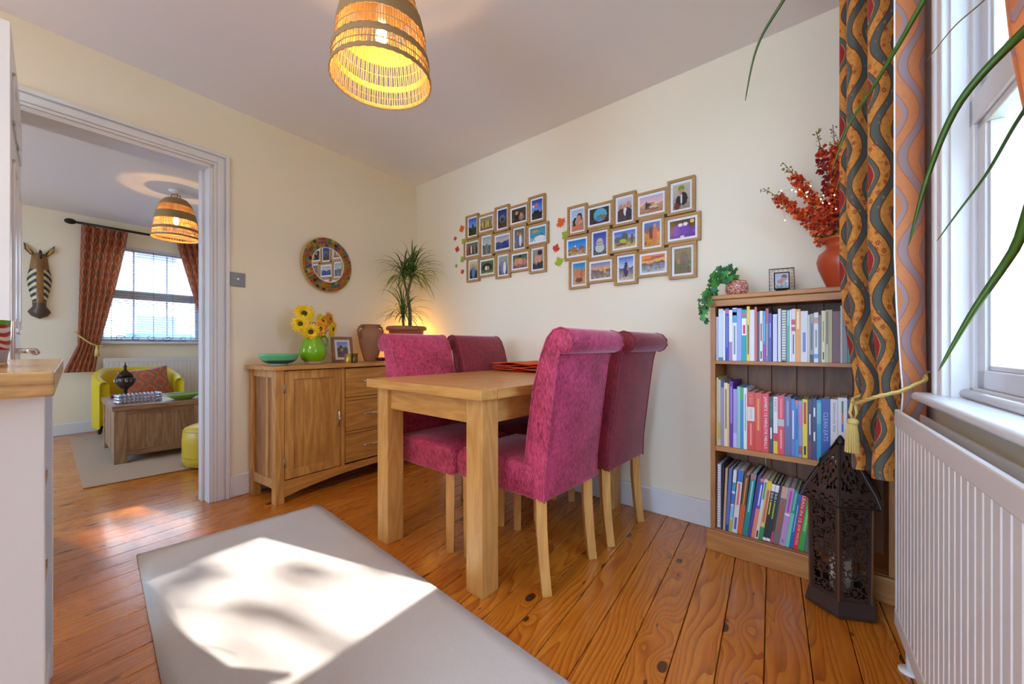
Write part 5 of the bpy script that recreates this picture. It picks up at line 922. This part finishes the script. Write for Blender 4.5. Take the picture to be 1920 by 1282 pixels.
for k in range(3):
    w3 = (2*lx-0.15)/3; obj('side_board', box(-lx+0.075+k*w3+0.012, -lx+0.075+(k+1)*w3-0.012, -ly+0.006, -ly+0.022, 0.06, 0.415), M['chest'], ct)
obj('back_panel', box(-lx+0.02, -lx+0.04, -ly+0.05, ly-0.05, 0.06, 0.415), M['chest'], ct); obj('far_side', box(-lx+0.05, lx-0.05, ly-0.03, ly-0.015, 0.06, 0.415), M['chest'], ct); obj('bottom', box(-lx+0.03, lx-0.03, -ly+0.02, ly-0.02, 0.06, 0.075), M['chest'], ct)
CT = 0.463
om = thing('metal_lantern_ornament', 'dark filigree metal lantern ornament standing on the oak chest', 'lantern', (-4.92, 0.47, CT))
obj('foot', lathe([(0.055,0),(0.06,0.006),(0.03,0.03),(0.016,0.05),(0.014,0.075),(0.026,0.09)], 20), M['iron'], om, True)
obj('bowl', lathe([(0.022,0.088),(0.05,0.115),(0.068,0.15),(0.07,0.175),(0.06,0.19)], 20), M['bronze'], om, True); obj('dome', lathe([(0.058,0.19),(0.05,0.215),(0.028,0.24),(0.012,0.252),(0.008,0.275),(0.014,0.285),(0.005,0.30),(0.002,0.325)], 20), M['iron'], om, True)
obj('filigree', join(*[tube([(0.072*math.cos(a+0.08*math.cos(j)), 0.072*math.sin(a+0.08*math.cos(j)), 0.163+0.013*math.sin(j)) for j in [q*0.7 for q in range(10)]], 0.002, 4) for a in [k*0.449 for k in range(14)]]), M['steel'], om)
cy = thing('crystal_candle_tray', 'row of faceted crystal beads forming a candle tray on the chest', 'candle holder', (-4.555, 0.515, CT), 'B', R(12))
crystal = plain(sr(196,200,222), 0.08, 0.55)
for z in (0.014, 0.038, 0.062):
    for k in range(11):
        for yy in (-0.045, 0.045): obj('bead', ball(0.0125, (0.0+yy, -0.13+k*0.026, z), 8), crystal, cy)
    for xx in (-0.02, 0.005, 0.028):
        for yy in (-0.13, 0.13): obj('bead', ball(0.0125, (xx, yy, z), 8), crystal, cy)
ld_ = thing('leaf_dish', 'lime green leaf-shaped dish with a turquoise rim on the chest', 'dish', (-4.50, 0.80, CT), 'B', R(10))
obj('dish', xf(lathe([(0.045,0),(0.06,0.004),(0.09,0.025),(0.125,0.046),(0.122,0.049),(0.085,0.03),(0.02,0.008)], 28, False), sc=(0.75,1.1,1)), plain(sr(150,190,70), 0.3), ld_, True); obj('rim', xf(lathe([(0.12,0.045),(0.128,0.048),(0.122,0.051)], 28, False), sc=(0.75,1.1,1)), plain(sr(140,200,200), 0.3), ld_, True)
bp = ball(0.02, (-5.05, 0.40, CT+0.014), 10, (1.6,1,0.7)); wb_ = obj('wooden_bird', join(xf(lathe([(0.002,-0.05),(0.014,-0.03),(0.018,0),(0.012,0.03),(0.002,0.06)], 12), (0,0,0.018), (0,R(80),0)), ball(0.011, (0.045,0,0.035), 8)), plain(sr(120,60,30), 0.5), None, True); place(wb_, (-5.05, 0.40, CT)); tag(wb_, 'small brown carved wooden bird at the back of the chest', 'ornament')
# pouf
pf_ = thing('pouf', 'round mustard leather pouf by the door jamb', 'pouf', (-3.865, 0.885, 0.0095))
obj('body', lathe([(0.175,0),(0.195,0.01),(0.204,0.06),(0.205,0.20),(0.200,0.268),(0.192,0.276)], 40), M['yellow2'], pf_, True); obj('cushion_top', lathe([(0.196,0.272),(0.190,0.288),(0.15,0.306),(0.08,0.316),(0.005,0.318)], 40, False), M['yellow2'], pf_, True)
for z, r in ((0.272, 0.2), (0.02, 0.2), (0.075, 0.2055)): obj('seam', tube([(r*math.cos(k*math.pi/20), r*math.sin(k*math.pi/20), z) for k in range(41)], 0.0028, 5, False), plain(sr(180,144,30), 0.5), pf_, True)
# tub armchair, facing the chest
ac = thing('tub_armchair', 'bright yellow leather tub armchair under the far window', 'armchair', (-5.69, 1.20, 0), 'A')
Ro, Ri = 0.355, 0.275; V = []; Fs = []; N = 40
def tubz(a): return 0.70 - 0.13*min(1, max(0, (abs(a)-0.9)/1.1))
for i in range(N+1):
    a = -1.95 + 3.9*i/N; ca, sa = -math.cos(a), math.sin(a); zt = tubz(a); ex = 0.12*max(0, abs(a)-1.5)/0.45
    for r, z in ((Ro, 0.12), (Ro, zt-0.04), (Ro-0.01, zt-0.012), (Ro-0.035, zt), (Ri+0.02, zt-0.006), (Ri, zt-0.035), (Ri-0.005, 0.30)): V.append((r*ca*0.95+ex*0.5, r*sa, z))
for i in range(N):
    for j in range(6): Fs.append((i*7+j, i*7+j+1, (i+1)*7+j+1, (i+1)*7+j))
Fs += [tuple(range(7)), tuple(reversed([N*7+j for j in range(7)]))]
obj('back_shell', (V, Fs), M['yellow'], ac, True)
obj('seat_cushion', box(-0.24, 0.27, -0.265, 0.265, 0.27, 0.41), M['yellow'], ac, bevel=0.04, seg=4); obj('seat_base', box(-0.25, 0.26, -0.29, 0.29, 0.12, 0.28), M['yellow'], ac, bevel=0.02, seg=3)
for x in (-0.22, 0.22):
    for y in (-0.25, 0.25): obj('leg', tube([(x,y,0.13),(x*1.06,y*1.06,0)], [0.022,0.013], 8), M['black'], ac)
cu_ = obj('cushion', grid(lambda u, v: (0.055*math.sin(math.pi*u)**0.6*math.sin(math.pi*v)**0.6, (u-0.5)*0.42*(1-0.10*math.sin(math.pi*v)), (v-0.5)*0.32*(1-0.10*math.sin(math.pi*u))), 20, 16), None, None, True)
m_ = cu_.data; uvl = m_.uv_layers.new(name='UVMap')
for lp_ in m_.loops: co = m_.vertices[lp_.vertex_index].co; uvl.data[lp_.index].uv = (co.y+0.5, co.z+0.5)
m_.materials.append(curtainmat('cushion_fabric', sr(206,104,50), sr(120,104,90), sr(190,60,40), sr(90,50,40), 0.10, 0.16, 0.0)); cu_.modifiers.new('t', 'SOLIDIFY').thickness = 0.05
place(cu_, (-5.62, 1.24, 0.545), 'A'); cu_.rotation_euler = (R(6), R(-18), TH['A']+R(4)); tag(cu_, 'orange patterned cushion leaning in the yellow armchair', 'cushion')
# zebra mask
zm = thing('zebra_mask', 'carved wooden zebra mask with striped cheeks on the far wall', 'mask', (FX+0.004, 0.556, 1.58), 'A')
zt_ = NT('zebra_paint'); tc = zt_.node('ShaderNodeTexCoord').outputs['Object']; sp_ = zt_.node('ShaderNodeSeparateXYZ', i_0=tc); yy = zt_.math('ABSOLUTE', sp_.outputs[1]); zz = sp_.outputs[2]
stp = zt_.math('LESS_THAN', zt_.math('FRACT', zt_.math('MULTIPLY', zt_.math('ADD', zt_.math('ADD', zz, 3.0), zt_.math('MULTIPLY', zt_.math('POWER', yy, 2.0), 11.0)), 15.0)), 0.5)
chk = zt_.math('MULTIPLY', zt_.math('GREATER_THAN', yy, 0.024), zt_.math('MULTIPLY', zt_.math('GREATER_THAN', zz, -0.20), zt_.math('LESS_THAN', zz, 0.12)))
base_ = zt_.mix(zt_.noise(zt_.coord('Object', (1,1,0.2)), 30, 3), sr(96,60,30), sr(176,124,62)); cc = zt_.mix(chk, base_, zt_.mix(stp, sr(214,196,150), sr(34,32,40)))
snout = zt_.math('LESS_THAN', zz, -0.215); cc = zt_.mix(snout, cc, sr(86,60,44)); zt_.P(Base_Color=cc, Roughness=0.45)
ol = [(0.0,-0.375,0.030),(0.055,-0.345,0.055),(0.078,-0.305,0.05),(0.045,-0.25,0.06),(0.048,-0.20,0.06),(0.068,-0.10,0.05),(0.082,0.0,0.045),(0.080,0.06,0.045),(0.066,0.12,0.045),(0.056,0.22,0.04),(0.050,0.275,0.03),(0.0,0.295,0.025)]
V = []; Fs = []; NU = 12
for y, z, d in ol:
    for i in range(NU+1):
        t_ = -1+2*i/NU; V.append((d*(1-abs(t_)**2.2)+0.001, y*t_, z))
for j in range(len(ol)-1):
    for i in range(NU): Fs.append((j*(NU+1)+i, j*(NU+1)+i+1, (j+1)*(NU+1)+i+1, (j+1)*(NU+1)+i))
obj('face', (V, Fs), zt_.m, zm, True)
for s in (-1, 1):
    e = obj('ear', xf(prism([(0,0),(s*0.028,0.012),(s*0.060,0.055),(s*0.068,0.125),(s*0.030,0.075),(s*0.004,0.03)], 0, 0.008), (0.012, s*0.034, 0.255), (0,0,R(90))), plain(sr(50,36,26), 0.5), zm)
    obj('ear_inner', xf(prism([(s*0.012,0.014),(s*0.030,0.020),(s*0.054,0.058),(s*0.059,0.104),(s*0.032,0.072)], -0.002, 0), (0.0225, s*0.034, 0.255), (0,0,R(90))), plain(sr(186,150,70), 0.5), e)
obj('mane', tube([(0.03,0.004,0.21),(0.042,0.004,0.26),(0.036,0.004,0.30),(0.018,0.004,0.315)], [0.006,0.010,0.011,0.007], 8), plain(sr(30,34,44), 0.5), zm, True)
# far curtains, pole, blind
fcz = [0.655,0.72,0.80,0.88,0.94,1.0,1.1,1.25,1.45,1.65,1.85,2.05,2.21]
def wavy(y0, y1, n, amp, x0=FX+0.10): return [(x0+amp*(1 if k % 2 else -1), y0+(y1-y0)*k/n) for k in range(n+1)]
def g_left(z):
    t = max(0, min(1, (2.21-z)/1.27)); s = 1-0.55*t**1.2 + (0.18*min(1, (0.94-z)/0.28) if z < 0.94 else 0); return s, 0.01*t, -0.03*t-(0.10*min(1,(0.94-z)/0.28) if z < 0.94 else 0), 0
fc1 = thing('curtain', 'red-orange patterned curtain left of the far-room window, tied back', 'curtain', (0,0,0), 'A'); sheet(wavy(0.835, 1.20, 12, 0.022), fcz, g_left, (FX+0.10, 0.835), 'fabric_face', M['cur2'], fc1)
def g_right(z): t = max(0, min(1, (2.21-z)/1.27)); return 1-0.60*t**1.1, 0.01*t, 0.05*t, 0
fc2 = thing('curtain', 'red-orange patterned curtain right of the far-room window, cut by the door jamb', 'curtain', (0,0,0), 'A'); sheet(wavy(2.10, 1.63, 14, 0.022), fcz, g_right, (FX+0.10, 2.10), 'fabric_face', M['cur2'], fc2)
ft = thing('curtain_tieback', 'pale rope tieback with tassel on the far-room curtain', 'tieback', (FX+0.13, 0.89, 0.98), 'A')
obj('cord', tube([(-0.12,-0.09,0.10),(0.0,-0.07,0.05),(0.02,0.0,-0.02),(0.02,0.06,-0.05),(-0.02,0.10,-0.05)], 0.008, 8), M['rope'], ft, True); obj('tassel', xf(lathe([(0.006,-0.05),(0.014,-0.06),(0.010,-0.075),(0.018,-0.09),(0.021,-0.16)], 14), (0.02, 0.05, 0)), M['rope'], ft, True)
fpz = thing('curtain_pole', 'dark pole with an egg finial above the far-room window', 'curtain pole', (FX+0.10, 1.5, 2.225), 'A')
obj('pole', tube([(0,-0.70,0),(0,0.75,0)], 0.013, 10), M['iron'], fpz, True); obj('finial', ball(0.034, (0,-0.745,0), 14, (0.85,1.35,0.85)), M['iron'], fpz, True)
for y in (-0.6, 0.65): obj('bracket', tube([(0,y,0),(-0.10,y,0)], 0.008, 8), M['iron'], fpz)
bl = thing('venetian_blind', 'white slatted venetian blind covering the far-room window', 'blind', (FX-0.018, 1.4375, FZ0), 'A')
HW = 0.455; sm = mesh('slat', xf(box(-0.0125, 0.0125, -HW, HW, -0.0008, 0.0008), rot=(0, R(24), 0))); sm.materials.append(plain(sr(190,190,214), 0.5)); nsl = 36
for k in range(nsl):
    o = bpy.data.objects.new('slat', sm); COL.objects.link(o); o.parent = bl; o.location = (0, 0, 0.03+k*0.029)
obj('headrail', box(-0.02, 0.02, -HW, HW, 1.055, 1.084), M['upvc'], bl, bevel=0.003); obj('bottom_rail', box(-0.014, 0.014, -HW, HW, 0.006, 0.020), M['upvc'], bl, bevel=0.002)
for k in range(5): obj('ladder_cord', tube([(0.014, -0.36+0.18*k, 0.01), (0.014, -0.36+0.18*k, 1.06)], 0.003, 4), plain(sr(150,146,170), 0.6), bl)
wc = thing('wire_candle_holder', 'curly black wire candle holder on the far window sill', 'candle holder', (FX+0.03, 1.42, FZ0), 'A')
for k in range(5): obj('scroll', tube([(0.0, -0.28+0.14*k+(0.05-0.0035*j)*math.cos(j*0.6+k), 0.036+(0.034-0.0024*j)*math.sin(j*0.6+k)) for j in range(13)], 0.0032, 5), M['iron'], wc, True)
obj('bar', tube([(0,-0.33,0.004),(0,0.33,0.004)], 0.004, 6), M['iron'], wc)

# ------------------------------------------------------------------ white kitchen unit at the left edge
ku = thing('kitchen_unit', 'white open-shelved kitchen unit with a thick pine worktop at the left edge', 'cabinet', (-0.877, 0.010, 0), 'B', R(-1.77))
obj('worktop', box(-0.876, 0, -0.62, 0.0, 0.861, 0.8966), M['worktop'], ku, bevel=0.003)
obj('end_panel', box(-0.055, -0.035, -0.60, -0.010, 0, 0.861), M['white'], ku, bevel=0.0015); obj('end_panel', box(-0.850, -0.832, -0.60, -0.019, 0, 0.861), M['white'], ku, bevel=0.0015)
for z in (0.07, 0.32, 0.57): obj('shelf', box(-0.832, -0.055, -0.58, -0.028, z, z+0.018), M['white'] if z < 0.1 else M['worktop'], ku)
obj('back_panel', box(-0.832, -0.055, -0.60, -0.58, 0.05, 0.86), M['white'], ku); obj('plinth', box(-0.832, -0.055, -0.04, -0.024, 0.0, 0.07), M['white'], ku)
tg = thing('glass_candle_holder', 'clear glass candle cup painted with red, white and green swirls on the worktop', 'candle holder', (-1.15, -0.088, 0.8966), 'B')
t = NT('swirl_glass'); v = t.coord('Object'); s3 = t.node('ShaderNodeSeparateXYZ', i_0=v); zz = s3.outputs[2]
wv = t.math('FRACT', t.math('ADD', t.math('MULTIPLY', zz, 85.0), t.math('MULTIPLY', t.noise(v, 14, 1), 3.2)))
cc = t.mix(t.math('GREATER_THAN', wv, 0.5), sr(226,220,206), sr(186,40,50)); cc = t.mix(t.math('GREATER_THAN', zz, 0.074), cc, sr(96,170,50)); cc = t.mix(t.math('LESS_THAN', zz, 0.03), cc, sr(196,190,196))
t.P(Base_Color=cc, Roughness=0.08, Transmission_Weight=0.35, IOR=1.3)
obj('cup', lathe([(0.040,0.002),(0.046,0.006),(0.050,0.04),(0.051,0.082),(0.048,0.082),(0.046,0.04),(0.036,0.008)], 32, False), t.m, tg, True); obj('base', lathe([(0.036,0),(0.047,0.001),(0.047,0.008),(0.03,0.010)], 28), plain(sr(206,150,80), 0.2), tg, True); obj('candle', lathe([(0.022,0.010),(0.022,0.038),(0.002,0.040)], 18), M['paper'], tg, True)

# ------------------------------------------------------------------ houseplant on the window board beside the camera
ps = thing('plant_stand', 'slim dark pedestal carrying the houseplant beside the window', 'plant stand', (0.275, 0.36, 0), 'A')
obj('top', lathe([(0.03,0.78),(0.055,0.785),(0.057,0.80),(0.004,0.802)], 24), M['iron'], ps, True)
for k in range(3): obj('leg', tube([(0.03*math.cos(k*2.094), 0.03*math.sin(k*2.094), 0.785), (0.018*math.cos(k*2.094), 0.018*math.sin(k*2.094), 0.4), (0.05*math.cos(k*2.094), 0.05*math.sin(k*2.094), 0.0)], 0.006, 6), M['iron'], ps)
hp = thing('spider_plant', 'arching green strap-leaved houseplant reaching in from the window side', 'plant', (0.275, 0.36, 0.802), 'A')
obj('pot', lathe([(0.035,0),(0.04,0.003),(0.05,0.10),(0.053,0.102),(0.053,0.118),(0.046,0.118),(0.02,0.105)], 24, False), M['terracotta'], hp, True); obj('stem', tube([(0,0,0.10),(-0.006,0.0,0.25),(0.0,0.01,0.44)], [0.012,0.010,0.008], 8), M['trunk'], hp, True)
def strap(P, w, mat):          # strap leaf along a spine of points, in the plant's own axes
    P = [Vector(p) for p in P]; pts = []
    for i in range(len(P)-1):
        p0 = P[max(i-1,0)]; p1 = P[i]; p2 = P[i+1]; p3 = P[min(i+2,len(P)-1)]
        for k in range(6): t = k/6; pts.append(0.5*((2*p1)+(-p0+p2)*t+(2*p0-5*p1+4*p2-p3)*t*t+(-p0+3*p1-3*p2+p3)*t**3))
    pts.append(P[-1]); n = len(pts); V = []
    for i, p in enumerate(pts):
        t = i/(n-1); ww = w*min(1, 0.5+t*2.5)*(1-t)**0.6+0.0004; d = (pts[min(i+1,n-1)]-pts[max(i-1,0)]).normalized(); s = d.cross(Vector((0.3,0.8,0.5))).normalized(); u = s.cross(d)
        V += [tuple(p-s*ww), tuple(p-u*ww*0.3), tuple(p+s*ww), tuple(p+u*0.0006)]
    Fs = []
    for i in range(n-1):
        a = 4*i
        for k in range(4): b = (k+1) % 4; Fs.append((a+k, a+b, a+4+b, a+4+k))
    obj('leaf', (V, Fs), mat, hp, True)
strap([(0.0, 0.01, 0.438), (-0.031, 0.3, 0.501), (-0.035, 0.418, 0.527), (-0.08, 0.46, 0.475), (-0.106, 0.491, 0.388), (-0.122, 0.517, 0.291)], 0.0072, M['leaf'])
strap([(0.0, 0.0, 0.258), (-0.025, 0.352, 0.337), (-0.037, 0.441, 0.256), (-0.068, 0.469, 0.175), (-0.099, 0.472, 0.095)], 0.0072, M['leaf'])
strap([(0.0, 0.01, 0.438), (-0.021, 0.355, 0.455), (-0.019, 0.479, 0.445), (-0.033, 0.542, 0.392), (-0.056, 0.575, 0.345), (-0.077, 0.585, 0.305)], 0.0026, M['leafdk'])
strap([(0.0, 0.01, 0.438), (-0.083, 0.287, 0.62), (-0.127, 0.317, 0.578), (-0.157, 0.358, 0.531), (-0.179, 0.391, 0.498), (-0.205, 0.422, 0.46), (-0.223, 0.434, 0.404)], 0.0036, M['leaf'])
strap([(0.0, 0.01, 0.438), (-0.15, 0.167, 0.647), (-0.221, 0.191, 0.609), (-0.282, 0.209, 0.54), (-0.31, 0.226, 0.506), (-0.324, 0.241, 0.452)], 0.0026, M['leafdk'])
strap([(0.0, 0.01, 0.438), (0.013, 0.513, 0.698), (-0.025, 0.572, 0.674), (-0.053, 0.601, 0.661), (-0.079, 0.632, 0.634)], 0.0013, M['stem'])
